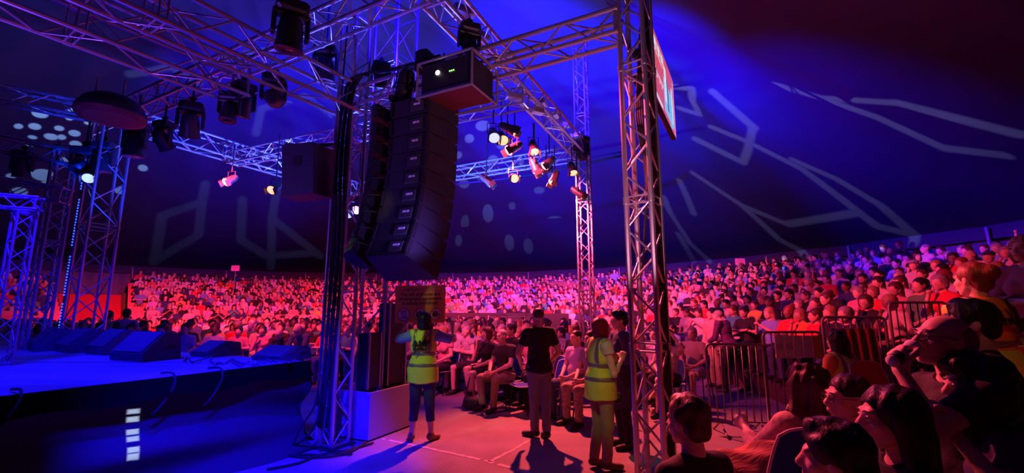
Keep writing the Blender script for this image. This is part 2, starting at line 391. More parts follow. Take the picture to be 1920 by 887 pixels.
# skeleton: every joint of a figure, facing +Y, feet or seat over the origin
def skel(pose='stand', h=1.70, **kw):
    s = h/1.70
    if pose == 'stand':
        J = dict(pel=(0,0,.93), chest=(0,0,1.24), neck=(0,-.01,1.44), head=(0,.015,1.585), shL=(-.162,0,1.375), shR=(.162,0,1.375),
                 elL=(-.25,-.02,1.11), elR=(.25,-.02,1.11), wrL=(-.27,.06,.87), wrR=(.27,.06,.87),
                 hipL=(-.09,0,.90), hipR=(.09,0,.90), knL=(-.10,.02,.49), knR=(.10,.02,.49), anL=(-.11,-.02,.09), anR=(.11,-.02,.09), toL=(-.13,.15,.03), toR=(.13,.15,.03))
    else:
        J = dict(pel=(0,0,.55), chest=(0,-.01,.86), neck=(0,.0,1.06), head=(0,.03,1.205), shL=(-.165,0,.985), shR=(.165,0,.985),
                 elL=(-.24,.04,.75), elR=(.24,.04,.75), wrL=(-.10,.25,.64), wrR=(.10,.25,.64),
                 hipL=(-.09,.0,.53), hipR=(.09,.0,.53), knL=(-.13,.43,.51), knR=(.13,.43,.51), anL=(-.13,.42,.09), anR=(.13,.42,.09), toL=(-.15,.58,.03), toR=(.15,.58,.03))
    J = {k_: V3(*v)*s for k_, v in J.items()}
    for k_, v in kw.items(): J[k_] = V3(*v)
    J['s'] = s; return J
def frame(J):
    up = unit(J['chest']-J['pel']); side = unit(J['shR']-J['shL']); fr = unit(np.cross(up, side)); side = np.cross(fr, up)
    return np.stack([side, fr, up], 1)
def head_frame(J):
    if 'look' in J: f = unit(J['look'])
    else: f = frame(J)[:, 1]
    up = unit(J.get('hup', V3(0, 0, 1))); f = unit(f-up*(f@up)); return np.stack([np.cross(f, up), f, up], 1)
def head_prims(J, m=0, fine=True, fem=False):
    H = head_frame(J); c = J['head']; s = J['s']*J.get('hs', 1.); g = lambda x, y, z: c+H@(V3(x, y, z)*s)
    P = [E(g(0,-.012,.03), (.074*s,.093*s,.086*s), m, H), E(g(0,.026,-.022), (.060*s,.068*s,.078*s), m, H),
         C(g(0,.055,-.062), g(0,.066,-.082), .030*s, .022*s, m), C(g(0,.088,.018), g(0,.108,-.018), .010*s, .015*s, m),
         C(J['neck'], g(0,-.02,-.05), (.050 if fem else .058)*s, .050*s, m)]
    if fine:
        P += [C(g(-.036,.078,.030), g(.036,.078,.030), .014*s, .014*s, m), C(g(-.016,.092,-.048), g(.016,.092,-.048), .0085*s, .0085*s, m),
              C(g(-.013,.091,-.059), g(.013,.091,-.059), .009*s, .009*s, m), E(g(-.040,.055,-.016), (.024*s,.026*s,.024*s), m, H), E(g(.040,.055,-.016), (.024*s,.026*s,.024*s), m, H)]
        for sx in (-1, 1):
            P += [E(g(sx*.076,-.004,.0), (.010*s,.019*s,.031*s), m, H), C(g(sx*.010,.100,-.020), g(sx*.013,.098,-.020), .008*s, .007*s, m),
                  C(g(sx*.045,.02,-.055), g(sx*.018,.055,-.085), .022*s, .020*s, m)]
    return P
def torso_prims(J, m=0, g=0., fem=False, belly=0.):
    T = frame(J); s = J['s']; pel, ch = J['pel'], J['chest']; mid = pel*.5+ch*.5
    P = [E(pel+T@V3(0,-.01,0)*s, ((.165+g)*s,(.118+g)*s,(.125+g)*s), m, T), E(mid+T@V3(0,.005+belly*.4,-.01)*s, ((.138-.012*fem+g+belly*.6)*s,(.10+g+belly)*s,(.17)*s), m, T),
         E(ch+T@V3(0,0,.02)*s, ((.160-.012*fem+g)*s,(.108+g)*s,(.17+g)*s), m, T),
         C(J['neck']-T[:, 2]*.03*s, J['shL'], (.052+g*.6)*s, (.056+g)*s, m), C(J['neck']-T[:, 2]*.03*s, J['shR'], (.052+g*.6)*s, (.056+g)*s, m)]
    if fem: P += [E(ch+T@V3(q*.07,.085,.0)*s, (.060*s+g,.052*s+g,.060*s+g), m, T) for q in (-1, 1)]
    return P
def hand_prims(w, d, nrm, side=1, curl=.5, m=0, s=1., spread=.25, grip=None):
    """palm and five fingers; d = finger direction, nrm = direction the palm faces, side +1 puts the thumb on d x nrm"""
    d = unit(d); nrm = unit(nrm-d*(nrm@d)); lat = np.cross(d, nrm)*side; P = []
    for i in range(4):
        off = (.026-.0175*i)*s; k0 = w+lat*off*.55; k1 = w+d*(.078-.004*abs(i-1))*s+lat*off*(1+spread*.2)
        P.append(C(k0, k1, .0155*s, .0115*s, m))
        L = (.066, .074, .069, .054)[i]*s; dd = unit(d+lat*(1.5-i)*.08*spread); q = k1; c_ = 0.
        for jn, fr in enumerate((.45, .32, .26)):
            c_ += curl*(.75 if jn == 0 else 1.)*(1+.07*i); v = dd*math.cos(c_)+nrm*math.sin(c_); e = q+v*L*fr
            P.append(C(q, e, (.0092-.0007*jn)*s, (.0087-.0009*jn)*s, m)); q = e
    t0 = w+d*.018*s+lat*.022*s; t1 = w+d*.052*s+lat*.048*s+nrm*.012*s; t2 = t1+unit(d*.8+lat*.35+nrm*(.3+curl*.6))*.030*s; t3 = t2+unit(d*.85+nrm*(.3+curl*.5)-lat*.1)*.026*s
    P += [C(t0, t1, .0165*s, .0125*s, m), C(t1, t2, .0115*s, .0105*s, m), C(t2, t3, .0102*s, .0085*s, m)]
    return P
def arm_prims(J, m=0, g=0., thick=1.):
    P = []; s = J['s']
    for q in 'LR':
        P += [C(J['sh'+q], J['el'+q], (.050*thick+g)*s, (.037*thick+g)*s, m), C(J['el'+q], J['wr'+q], (.039*thick+g)*s, (.024*thick+g)*s, m)]
        mid = J['el'+q]*.75+J['wr'+q]*.25; P.append(E(mid, (.042*thick*s+g,)*3, m))
    return P
def leg_prims(J, m=0, g=0.):
    P = []; s = J['s']
    for q in 'LR':
        k, a = J['kn'+q], J['an'+q]; hp = J['hip'+q]
        bk = unit(a-k); f = unit(J['to'+q]-a); calf = k*.7+a*.3-unit(f-bk*(f@bk))*.02*s
        P += [C(hp, k, (.088+g)*s, (.056+g)*s, m), C(k, a, (.053+g)*s, (.036+g)*s, m), C(k*.85+a*.15, calf*.6+a*.4, (.046+g)*s, (.042+g)*s, m)]
    return P
def foot_prims(J, m=0, g=0.):
    P = []; s = J['s']
    for q in 'LR':
        a, t = J['an'+q], J['to'+q]; hl = a-V3(0, 0, .045)*s-unit(t-a)*.03*s; hl[2] = max(hl[2], J.get('fz', 0)+.032*s+g)
        P += [C(a, hl, (.036+g)*s, (.032+g)*s, m), C(hl, t*.75+a*.25-V3(0,0,.02)*s, (.033+g)*s, (.034+g)*s, m), C(t*.75+a*.25-V3(0,0,.02)*s, t, (.034+g)*s, (.024+g)*s, m)]
    return P
# ------------------------------------------------------------------ the setting
def structure(o): o['kind'] = 'structure'; return o
TENT = mat('tent_fabric', (.050, .042, .060), .8, bump=.15, bscale=3, var=.12, vscale=.6)
WALLF = mat('side_wall_fabric', (.12, .11, .17), .7, bump=.2, bscale=4, var=.2, vscale=1.2)
FLOORM = mat('asphalt_floor', (.235, .20, .195), .75, bump=.5, bscale=38, var=.22, vscale=1.6)
b = MB(); b.box((0, 14, -.05), (42, 40, .05)); structure(b.build('floor', FLOORM))
def ring_mesh(name, prof, a0, a1, na, m, smooth=True, wob=None):
    vs = []; q = []; n = len(prof)
    for i in range(na+1):
        a = R(a0+(a1-a0)*i/na)
        for j, (r, z) in enumerate(prof):
            rr, zz = (r, z) if wob is None else wob(a, r, z, j)
            vs.append((CT[0]+rr*math.cos(a), CT[1]+rr*math.sin(a), zz))
    for i in range(na):
        for j in range(n-1): k = i*n+j; q.append((k, k+n, k+n+1, k+1))
    s = MB(); s.add(vs, q); return s.build(name, m, smooth=smooth, fix=False)
NS = 16
def canopy_w(a, r, z, j):           # the canopy hangs in shallow bays between its seams
    s = abs(math.sin(a*NS)); return r, z + .35*(s-.6)*(r/RT)*(1-(r/RT)**6)*1.2
structure(ring_mesh('ceiling', [(RT*(1-t), canopy_z(RT*(1-t))) for t in np.linspace(0, .985, 26)], 0, 360, 256, TENT, wob=canopy_w))
def wall_w(a, r, z, j): return r + .10*math.sin(a*150)*(1-.4*z/EAVE)+.05*math.sin(a*61+z), z
for nm, a0, a1 in (('wall_right', -60, 40), ('wall_back', 40, 130), ('wall_left', 130, 230), ('wall_front', 230, 300)):
    structure(ring_mesh(nm, [(RT, 0), (RT, 1.4), (RT, 2.8), (RT, EAVE+.1)], a0, a1, 520, WALLF, wob=wall_w))
def val_w(a, r, z, j): return r + (.05*math.sin(a*180) if j == 0 else 0), z
VAL = mat('valance_fabric', (.05, .045, .075), .8)
structure(ring_mesh('trim_1', [(RT-.35, EAVE-.38), (RT-.25, EAVE-.1), (RT-.3, EAVE+.12)], -60, 230, 700, VAL, wob=val_w))
# grandstand of curved steps
TIER0, TSTEP, TZ0, TRISE, NT = 12.9, .77, .38, .20, 12
STEPM = mat('grandstand_deck', (.10, .055, .055), .7, var=.2)
REDP = mat('red_seat_plastic', (.62, .02, .03), .4)
NTR = 9                       # fewer steps at the right-hand end
for a0, a1, nm, NT_ in ((12, 132, 'grandstand', NT), (-33, 12, 'grandstand', NTR), (139, 184, 'grandstand', NT)):
    prof = [(TIER0, 0)]
    for i in range(NT_): prof += [(TIER0+TSTEP*i, TZ0+TRISE*i), (TIER0+TSTEP*(i+1)-(0 if i < NT_-1 else -.2), TZ0+TRISE*i)]
    prof.append((prof[-1][0], 0)); o = ring_mesh(nm, prof, a0, a1, 120, STEPM, smooth=False); structure(o)
    for a in (a0, a1):                      # closed ends
        s = MB(); c, sn = math.cos(R(a)), math.sin(R(a)); s.add([(CT[0]+r*c, CT[1]+r*sn, z) for r, z in prof], [tuple(range(len(prof)))])
        e = s.build('grandstand_end', STEPM); e.parent = o
o = ring_mesh('aisle_stair', [(TIER0, 0)]+[q for i in range(NT*2) for q in ((TIER0+TSTEP*i/2, TZ0/2+TRISE*i/2), (TIER0+TSTEP*(i+1)/2, TZ0/2+TRISE*i/2))], 132, 139, 8, mat('red_stair_carpet', (.55, .02, .03), .8), smooth=False)
structure(o)
ORD = ['lowest', 'second', 'third', 'fourth', 'fifth', 'sixth', 'seventh', 'eighth', 'ninth', 'tenth', 'eleventh', 'topmost']
for blk, (a0, a1) in enumerate(((-33, 132), (139, 184))):
    for i in range(NT):
        if blk == 0 and i == 0: aa = 4
        else: aa = a0+.6
        r = TIER0+TSTEP*i+.50; z = TZ0+TRISE*i
        if blk == 0 and i < 3: aa = (8, 2, -4)[i]
        if blk == 0 and i >= NTR: aa = 12.6
        o = ring_mesh('bench', [(r-.16, z), (r-.16, z+.38), (r-.20, z+.38), (r-.20, z+.43), (r+.20, z+.43), (r+.23, z+.62), (r+.26, z+.62), (r+.23, z)], aa, a1-.6, 120 if blk == 0 else 40, REDP, smooth=False)
        tag(o, f"long red bench, {ORD[i]} step of the {'crowded grandstand' if blk == 0 else 'stand beyond the red stair'}", 'bench', 'curved red benches of the grandstands')
# leaning side poles in front of the tent wall
s = MB(); s.tube([(0, 0, 0), (0, 0, 1)], .045, 10)
PM = s.build('tent_pole', mat('pole_paint', (.35, .33, .42), .5), smooth=True); first = True
POLES = [(-31, 'at the far right end of the tent wall'), (-14, 'behind the standing couple, towards the right end'), (-4, 'behind the standing couple on the top row'), (9, 'between the standing couple and the small placard'), (20, 'next to the small placard on the right'), (32, 'behind the square mast with the hanging screen'),
         (50, 'just right of the slim mast'), (66, 'between the slim mast and the loudspeaker stack'), (80, 'behind the loudspeaker stack'), (94, 'behind the near mast'), (106, 'right of the small placard on the left'),
         (118, 'left of the small placard on the left'), (130, 'above the red aisle stair'), (146, 'behind the stage masts on the left')]
for a, lb in POLES:
    o = PM if first else PM.copy()
    if not first: COL.objects.link(o)
    first = False; ar = R(a); p0 = Vector((CT[0]+(RT-1.0)*math.cos(ar), CT[1]+(RT-1.0)*math.sin(ar), 0)); p1 = Vector((CT[0]+(RT-.45)*math.cos(ar+.02), CT[1]+(RT-.45)*math.sin(ar+.02), EAVE))
    o.location = p0; o.rotation_euler = (p1-p0).to_track_quat('Z', 'Y').to_euler(); o.scale = (1, 1, (p1-p0).length)
    tag(o, 'slim leaning pole against the tent wall ' + lb, 'pole', 'leaning tent wall poles')
# chalky line marks worn into the asphalt
LM = mat('worn_floor_paint', (.52, .46, .45), .8, var=.35, vscale=14)
def floor_line(pts, w_, seed):
    rr = random.Random(seed); P = [Vector(at_z(*p)) for p in pts]; s = MB(); out = []
    for i in range(len(P)-1):
        n = max(2, int((P[i+1]-P[i]).length/.06))
        for k in range(n): out.append(P[i].lerp(P[i+1], k/n))
    vs = []; f = []
    for i in range(len(out)-1):
        t = (out[i+1]-out[i]).normalized(); nn = Vector((-t.y, t.x, 0)); a = w_*(.7+.5*rr.random()); j = (rr.random()-.5)*.012
        vs += [out[i]+nn*(a/2+j)+Vector((0, 0, .003)), out[i]-nn*(a/2-j)+Vector((0, 0, .003))]
        if i and rr.random() > .06: k = len(vs); f.append((k-4, k-3, k-1, k-2))
    s.add(vs, f); o = s.build('floor_marking', LM); o['kind'] = 'structure'
floor_line([(690, 818), (800, 840), (900, 862), (960, 878), (1030, 900)], .055, 1)
floor_line([(918, 866), (960, 845), (1000, 822)], .05, 2)
floor_line([(1300, 720), (1420, 735)], .04, 3)
# ------------------------------------------------------------------ the stage
A = V3(.89, -.456); A /= np.linalg.norm(A); Bv = V3(-A[1], A[0])       # A runs along the stage front to the right, Bv away from the lens
S0 = V3(-2.62, 5.90); SZ = 1.0
def st(u, v): return S0 - A*u - Bv*v            # u metres along the far edge to the left, v metres along the near edge towards the lens
DECKM = mat('stage_deck', (.20, .22, .28), .5, bump=.5, bscale=6, var=.45, vscale=1.6, stretch=(.25, 2.2, 1))
s = MB(); c = [st(0, 0), st(12, 0), st(12, 9), st(0, 9)]
s.add([(*p, SZ-.12) for p in c]+[(*p, SZ) for p in c], [(3,2,1,0),(4,5,6,7),(0,1,5,4),(1,2,6,5),(2,3,7,6),(3,0,4,7)])
stage = s.build('stage_platform', DECKM); tag(stage, 'low stage deck lit deep blue, with floor monitors along its far edge', 'stage')
def drape(u0, v0, u1, v1, n, seed):
    vs = []; f = []; nz = 22; rr = random.Random(seed); d = st(u1, v1)-st(u0, v0); L = np.linalg.norm(d); d /= L; nn = V3(d[1], -d[0])
    if nn @ (S0-st(6, 4)) < 0 and u0 == u1: nn = -nn
    for i in range(n+1):
        t = i/n; x = t*L
        for j in range(nz+1):
            h = j/nz; sag = .085*math.sin(7.5*h+1.5*math.sin(x*1.1)+.9*x)*min(1, 4*h)*min(1, 3*(1-h)+.6) + .045*math.sin(17*h+2.2*math.sin(x*.8+1)+1.4*x)*h
            out = .02+.05*h+sag+.12*max(0, h-.85)/.15*(1+.5*math.sin(x*3))
            p = st(u0, v0)+d*x+nn*out; vs.append((*p, max(.004, (SZ-.005)*(1-h))))
    for i in range(n):
        for j in range(nz): k = i*(nz+1)+j; f.append((k, k+nz+1, k+nz+2, k+1))
    s = MB(); s.add(vs, f); return s.build('skirt', CLOTHB, stage, smooth=True, fix=False)
drape(0, 0, 0, 8.8, 160, 3); o = drape(0, 0, 12, 0, 60, 5)
s = MB()                                        # black cloth border hanging over the deck edge
vs = []; f = []
for i in range(90):
    p = st(0, i*.1)+A*.05; z0 = SZ+.006
    w_ = .165+.02*math.sin(i*.7)
    vs += [(*(p-A*.07), z0), (*p, z0-.002), (*(p+A*(.10+.02*math.sin(i*.5))), z0-w_)]
    if i: k = len(vs); f += [(k-6, k-3, k-2, k-5), (k-5, k-2, k-1, k-4)]
s.add(vs, f); s.build('edge_border', mat('black_border_cloth', (.003, .003, .003), .95, spec=0.), stage, fix=False)
tag(stage)
# cables looping over the stage lip
def cable(pts, r, label=None, group=None, m=RUBBER, n=6, sub=6, name='cable', parent=None):
    P = [Vector(p) for p in pts]; out = []
    for i in range(len(P)-1):
        p0, p1, p2, p3 = P[max(i-1, 0)], P[i], P[i+1], P[min(i+2, len(P)-1)]
        for k in range(sub):
            t = k/sub; out.append(.5*((2*p1)+(p2-p0)*t+(2*p0-5*p1+4*p2-p3)*t*t+(3*p1-p0-3*p2+p3)*t**3))
    out.append(P[-1]); s = MB(); s.tube(out, r, n); o = s.build(name, m, parent, smooth=True)
    if label: tag(o, label, 'cable', group)
    return o
def lip(v, off, z): p = st(-off, v); return (p[0], p[1], z)
for v, lb in ((1.05, 'black cable hanging in an arch over the stage edge near the corner'), (1.5, 'black cable arching over the stage edge above the patches of white light'), (2.55, 'black cable drooping from the stage edge on its near side')):
    cable([lip(v, -.25, SZ+.02), lip(v+.02, .0, SZ+.035), lip(v+.06, .12, SZ-.06), lip(v+.16, .15, SZ-.22), lip(v+.22, .13, SZ-.3)], .011, lb, 'cables over the stage edge')
# six window-shaped patches of white light on the drape
dp = S0+A*.1; nrm = A
def on_drape(px, py):
    d = ray(px, py); t = ((dp-EYE[:2])@nrm)/(d[:2]@nrm); return EYE+d*t
PATCH = [(258,764,11,4.2),(256,779,11,5),(253,805,11,5.6),(251,821,11,5.6),(248,846,11,6),(246,861,11,6)]
q0 = on_drape(250, 812); lp = (float(q0[0]+2.2), float(q0[1]-1.9), 1.9)
spot(lp, q0, (.62, .78, 1.), 5200, 34, .1, .003, ([], [], .002, [(on_drape(x, y), on_drape(x+a, y-2), on_drape(x, y+h)) for x, y, a, h in PATCH]), 'pattern_light')
# ------------------------------------------------------------------ trusses
def truss(name, p0, p1, w, label, group=None, side=None, bay=None, rc=.025, rd=.0105, seg=2.0, m=None, sides=8, plate=False):
    m = m or ALU; p0, p1 = Vector(p0), Vector(p1); d = (p1-p0); L = d.length; d.normalize()
    sd = Vector(side if side is not None else (A[0], A[1], 0)); sd = (sd-d*sd.dot(d)).normalized(); up = d.cross(sd)
    o = empty(name, p0, 0, label, 'truss', group); bay = bay or w*1.15
    cor = [(sx*w/2, sy*w/2) for sx, sy in ((-1,-1),(1,-1),(1,1),(-1,1))]
    Pt = lambda c, t: sd*c[0]+up*c[1]+d*t
    nb = max(1, round(L/bay)); h = L/nb; nseg = max(1, round(L/seg)); st_ = [(0, rc)]
    for i in range(1, nseg): q = L*i/nseg; st_ += [(q-.035, rc), (q-.034, rc*1.25), (q+.034, rc*1.25), (q+.035, rc)]
    st_.append((L, rc))
    for c in cor: soft(MB().tube([Pt(c, q[0]) for q in st_], [q[1] for q in st_], sides).build('chord', m, o))
    for k in range(4):
        a, b_ = cor[k], cor[(k+1) % 4]; s = MB()
        for i in range(nb):
            q0, q1 = (a, b_) if (i+k) % 2 else (b_, a); s.tube([Pt(q0, i*h+.01), Pt(q1, (i+1)*h-.01)], rd, 5 if sides < 8 else 6, cap=False)
        for i in range(nseg+1):
            for e in (-.035, .035):
                t = min(max(L*i/nseg+e, .02), L-.02); s.tube([Pt(a, t), Pt(b_, t)], rd, 5 if sides < 8 else 6, cap=False)
        s.build('lacing', m, o, smooth=True)
    if plate: MB().box((0, 0, .008), (w/2+.07, w/2+.07, .008), Matrix.Rotation(math.atan2(sd.y, sd.x), 3, 'Z')).build('base_plate', BLACK, o)
    return o
ZR, ZU = 4.5, 5.2
Bn = Bv
T1 = (-2.22, 5.87); T2 = (1.23, 4.10); T1B = (-1.9, 6.77); T3 = (1.62, 9.85)
YAW = math.atan2(A[1], A[0])
g4 = 'square aluminium trusses of the stage rig'
truss('truss_tower', (*T1, .0), (*T1, 5.75), .26, 'upright square truss mast at the stage corner with black cables down it', g4, rc=.027, plate=True, seg=1.9)
a2 = Vector((.80, -.60, 0))
truss('truss_tower', (*T2, .0), (*T2, 5.3), .235, 'nearest upright truss mast, carrying the hanging video screen', g4, side=a2, rc=.026, plate=True, seg=1.5)
truss('truss_tower', (*T1B, .02), (*T1B, 8.2), .46, 'wide upright truss mast rising out of the grey ballast box', g4, rc=.027, bay=.42, seg=2.4)
truss('truss_tower', (*T3, .0), (*T3, 8.1), .25, 'slim upright truss mast standing among the seated audience', g4, plate=True, seg=2)
Lq = V3(-7.4, 7.9); L2 = (-7.98, 7.95); L3 = (-6.0, 5.42)
truss('truss_tower', (Lq[0], Lq[1], SZ+.003), (Lq[0], Lq[1], ZU), .42, 'wide upright mast beyond the floor monitors, lit bright blue at its top', g4, rc=.024, bay=.4)
truss('truss_tower', (L2[0]-.12, L2[1]-.15, SZ+.003), (L2[0]-.12, L2[1]-.15, 4.6), .25, 'upright mast just behind the blue light strip, stage side', g4, m=ALUD)
truss('truss_tower', (*L3, SZ+.003), (*L3, 2.85), .17, 'short upright mast standing on the stage deck at the far left of the photo', g4, rc=.014, rd=.007, m=ALUD)
t2t = V3(T2[0], T2[1], 0); t1t = V3(T1[0], T1[1], 0)
dd = unit(t2t-t1t)
truss('truss', t1t+dd*.0+V3(0,0,ZR), t2t-dd*.14+V3(0,0,ZR), .25, 'level truss spanning between the stage corner mast and the nearest mast', g4, side=(0,0,1), seg=1.9)
e1 = at_z(34, -10, ZR+.05); e2 = at_z(455, 160, ZR+.05); dl = unit(e1-e2)
truss('truss', t1t+V3(0,0,ZR)-np.append(Bn, 0)*.0, t1t+V3(-.52,-.855,0)*4.6+V3(0,0,ZR), .36, 'overhead truss running from the stage corner mast back over the stage', g4, side=(0,0,1), rc=.026)
truss('truss', e2, e1+dl*1.2, .40, 'overhead truss beside the one from the corner mast, lower in the photo', g4, side=(0,0,1), rc=.024)
Q1 = V3(-1.0, 4.55, ZU+.1); Q2 = V3(T3[0], T3[1], ZU); Q3 = V3(Lq[0], Lq[1], ZU); Q4 = Q3+np.append(Bv, 0)*6.2
Q4 = V3(-4.7, 13.1, ZU)
truss('truss', Q3, Q1, .28, 'long upper truss along the stage front from the wide far mast', g4, side=(0,0,1))
truss('truss', Q2-V3(0,.0,0), Q1+V3(.1,.15,0), .30, 'truss crowded with small warm spotlights leading to the slim mast', g4, side=(0,0,1), sides=6)
truss('truss', Q3+V3(.1,.2,0), Q4, .36, 'blue-lit truss over the audience starting at the wide far mast', g4, side=(0,0,1), sides=6, rc=.022)
truss('truss', Q2-V3(.15,-.08,0), Q4+V3(.15,-.1,0), .28, 'farthest bright blue truss crossing behind the loudspeaker stack', g4, side=(0,0,1), sides=6, rc=.022)
h0 = V3(-6.45, 9.95, ZU-.12); h1 = V3(.25, 6.9, ZU-.12)
truss('truss', h0, h1, .26, 'bright blue truss running behind the stage corner mast', g4, side=(0,0,1), sides=6, rc=.02)
truss('truss', at_z(-60, 165, ZU), Q3+V3(-.15,-.1,0), .26, 'upper of the level trusses at the far left, above the oval light spots', g4, side=(0,0,1), sides=6)
truss('truss', at_y(-40, 262, 7.5), at_y(150, 300, 7.75), .25, 'middle level truss at the far left behind the oval light spots', g4, side=(0,0,1), sides=6)
truss('truss', at_y(-40, 343, 7.3), at_y(125, 368, 7.65), .25, 'low level truss at the far left joining the mast by the blue light strip', g4, side=(0,0,1), sides=6)
truss('truss', V3(*L3, 2.95)+V3(-1.0,-.45,0), V3(*L3, 2.95)+V3(.12,.05,0), .15, 'short truss lying on top of the short mast on the stage', g4, side=(0,0,1), rc=.014, rd=.007, m=ALUD)
# cable loom down the corner mast and along the span
def along(T, off, z): return (T[0]+off[0], T[1]+off[1], z)
for k, (ox, r_) in enumerate(((-.02, .028), (.035, .022), (-.07, .018))):
    cable([along(T1, (ox-.05, -.19+.02*k), .25), along(T1, (ox, -.2), 1.1), along(T1, (ox+.02, -.19), 2.4), along(T1, (ox-.01, -.2), 3.6), along(T1, (ox+.02, -.2), 4.35), along(T1, (ox+.15, -.26), 4.72), along(T1, (.7, -.5), 4.71), along(T1, (1.35+.1*k, -.85), 4.68)], r_,
          ['thickest black cable running down the stage corner mast', 'middle black cable running down the stage corner mast', 'thinnest black cable running down the stage corner mast'][k], 'black cables on the stage corner mast', sub=5)
for k in range(2):
    cable([along(T1, (-.14+.05*k, -.17), .5), along(T1, (-.13+.04*k, -.16), 2.), along(T1, (-.1, -.16), 4.), along(T1, (-.1, -.1), 5.6)], .011, ['thin black lead on the stage side of the corner mast', 'second thin black lead on the stage side of the corner mast, nearer its middle'][k], 'black cables on the stage corner mast', sub=4)
cable([(T2[0]+.13, T2[1]+.02, .05), (T2[0]+.15, T2[1]+.04, 2), (T2[0]+.14, T2[1]+.04, 3.6), (T2[0]+.16, T2[1]+.08, 5.2)], .045, 'fat black cable loom inside the nearest mast', sub=3, n=10)
for k in range(4):
    cable([(T2[0]+.02*k-.03, T2[1]+.02, 2.0+.2*k), (T2[0]+.05, T2[1]+.05-.02*k, 2.9), (T2[0]-.02+.02*k, T2[1]+.02, 3.5), (T2[0]+.06, T2[1], 4.5)], .009,
          ['short black lead', 'slack black lead', 'curling black lead', 'uppermost black lead'][k]+' tangled inside the upper half of the nearest mast', 'leads inside the nearest mast', sub=4)
# tangled cables on the floor at the mast foot
rr = random.Random(8)
fp = [[(555,850),(600,838),(640,846),(700,830)],[(480,868),(540,845),(590,800),(600,740)],[(520,850),(580,858),(650,850),(690,825)],[(430,878),(500,862),(560,852),(620,856)],[(545,845),(565,800),(590,760),(600,700)],[(600,845),(640,830),(665,838),(640,850)],[(500,880),(560,868),(610,850),(660,852)]]
lbl = ['black cable lying past the mast foot towards the grey box', 'black cable rising from the floor beside the stage skirt', 'black cable curving in front of the corner mast', 'black cable running along the foot of the stage skirt', 'black cable slanting up to the mast beside the stage corner', 'short loop of black cable inside the mast foot', 'outermost black cable on the blue-lit floor']
for q, lb in zip(fp, lbl):
    P = []
    for i, (x, y) in enumerate(q):
        if y < 815: P.append(tuple(at_y(x, y, 5.55)))
        else: p = at_z(x, y, .014+.008*rr.random()); P.append(tuple(p))
    cable(P, .013, lb, 'cables on the floor by the corner mast', sub=5)
# ------------------------------------------------------------------ grey ballast box and the dark plates in it
def rotm(a): return Matrix.Rotation(a, 3, 'Z')
bx = (T1B[0]+.02, T1B[1]-.42)
BOXM = mat('grey_box_laminate', (.42, .40, .46), .45)
b0 = V3(-1.98, 6.05, 0)
p_c = at_z(690, 830, 0); p_r = at_z(770, 800, 0)
da = unit((p_r-p_c)*V3(1, 1, 0)); db = V3(-da[1], da[0], 0); LW, LD, BH = .92, .80, .58
box = empty('ballast_box', p_c, 0, 'open grey box around the foot of the wide mast, beside the steward', 'box')
Mx = Matrix(((da[0], db[0], 0), (da[1], db[1], 0), (0, 0, 1)))
for c_, h_ in (((LW/2, .012, BH/2+.02), (LW/2, .012, BH/2)), ((LW/2, LD-.012, BH/2+.02), (LW/2, .012, BH/2)), ((.012, LD/2, BH/2+.02), (.012, LD/2-.024, BH/2)), ((LW-.012, LD/2, BH/2+.02), (.012, LD/2-.024, BH/2))):
    MB().box(Mx @ Vector(c_), h_, Mx, .004).build('side_panel', BOXM, box)
MB().box(Mx @ Vector((LW/2, LD/2, .02)), (LW/2-.03, LD/2-.03, .018), Mx).build('bottom_panel', BLACK, box)
for nm, cx, cz, hh, hw in (('taller black case standing in the grey box against the mast', .62, 1.18, .56, .19), ('narrow blue-lit black case in the grey box, stage side of the mast', .16, .98, .36, .11)):
    e = empty('equipment_case', p_c, 0, nm, 'case', 'black cases in the grey box')
    c3 = Mx @ Vector((cx, .2, cz)); MB().box(c3, (hw, .10, hh), Mx, .012).build('body', mat('case_black', (.03, .028, .035), .6), e)
    for dx in (-hw, hw): MB().box(Mx @ Vector((cx+dx, .1, cz)), (.012, .012, hh), Mx).build('edge_strip', ALUD, e)
    MB().box(Mx @ Vector((cx, .2, .04+(cz-hh-.04)/2)), (hw*.8, .08, (cz-hh-.04)/2), Mx).build('stand', BLACK, e)
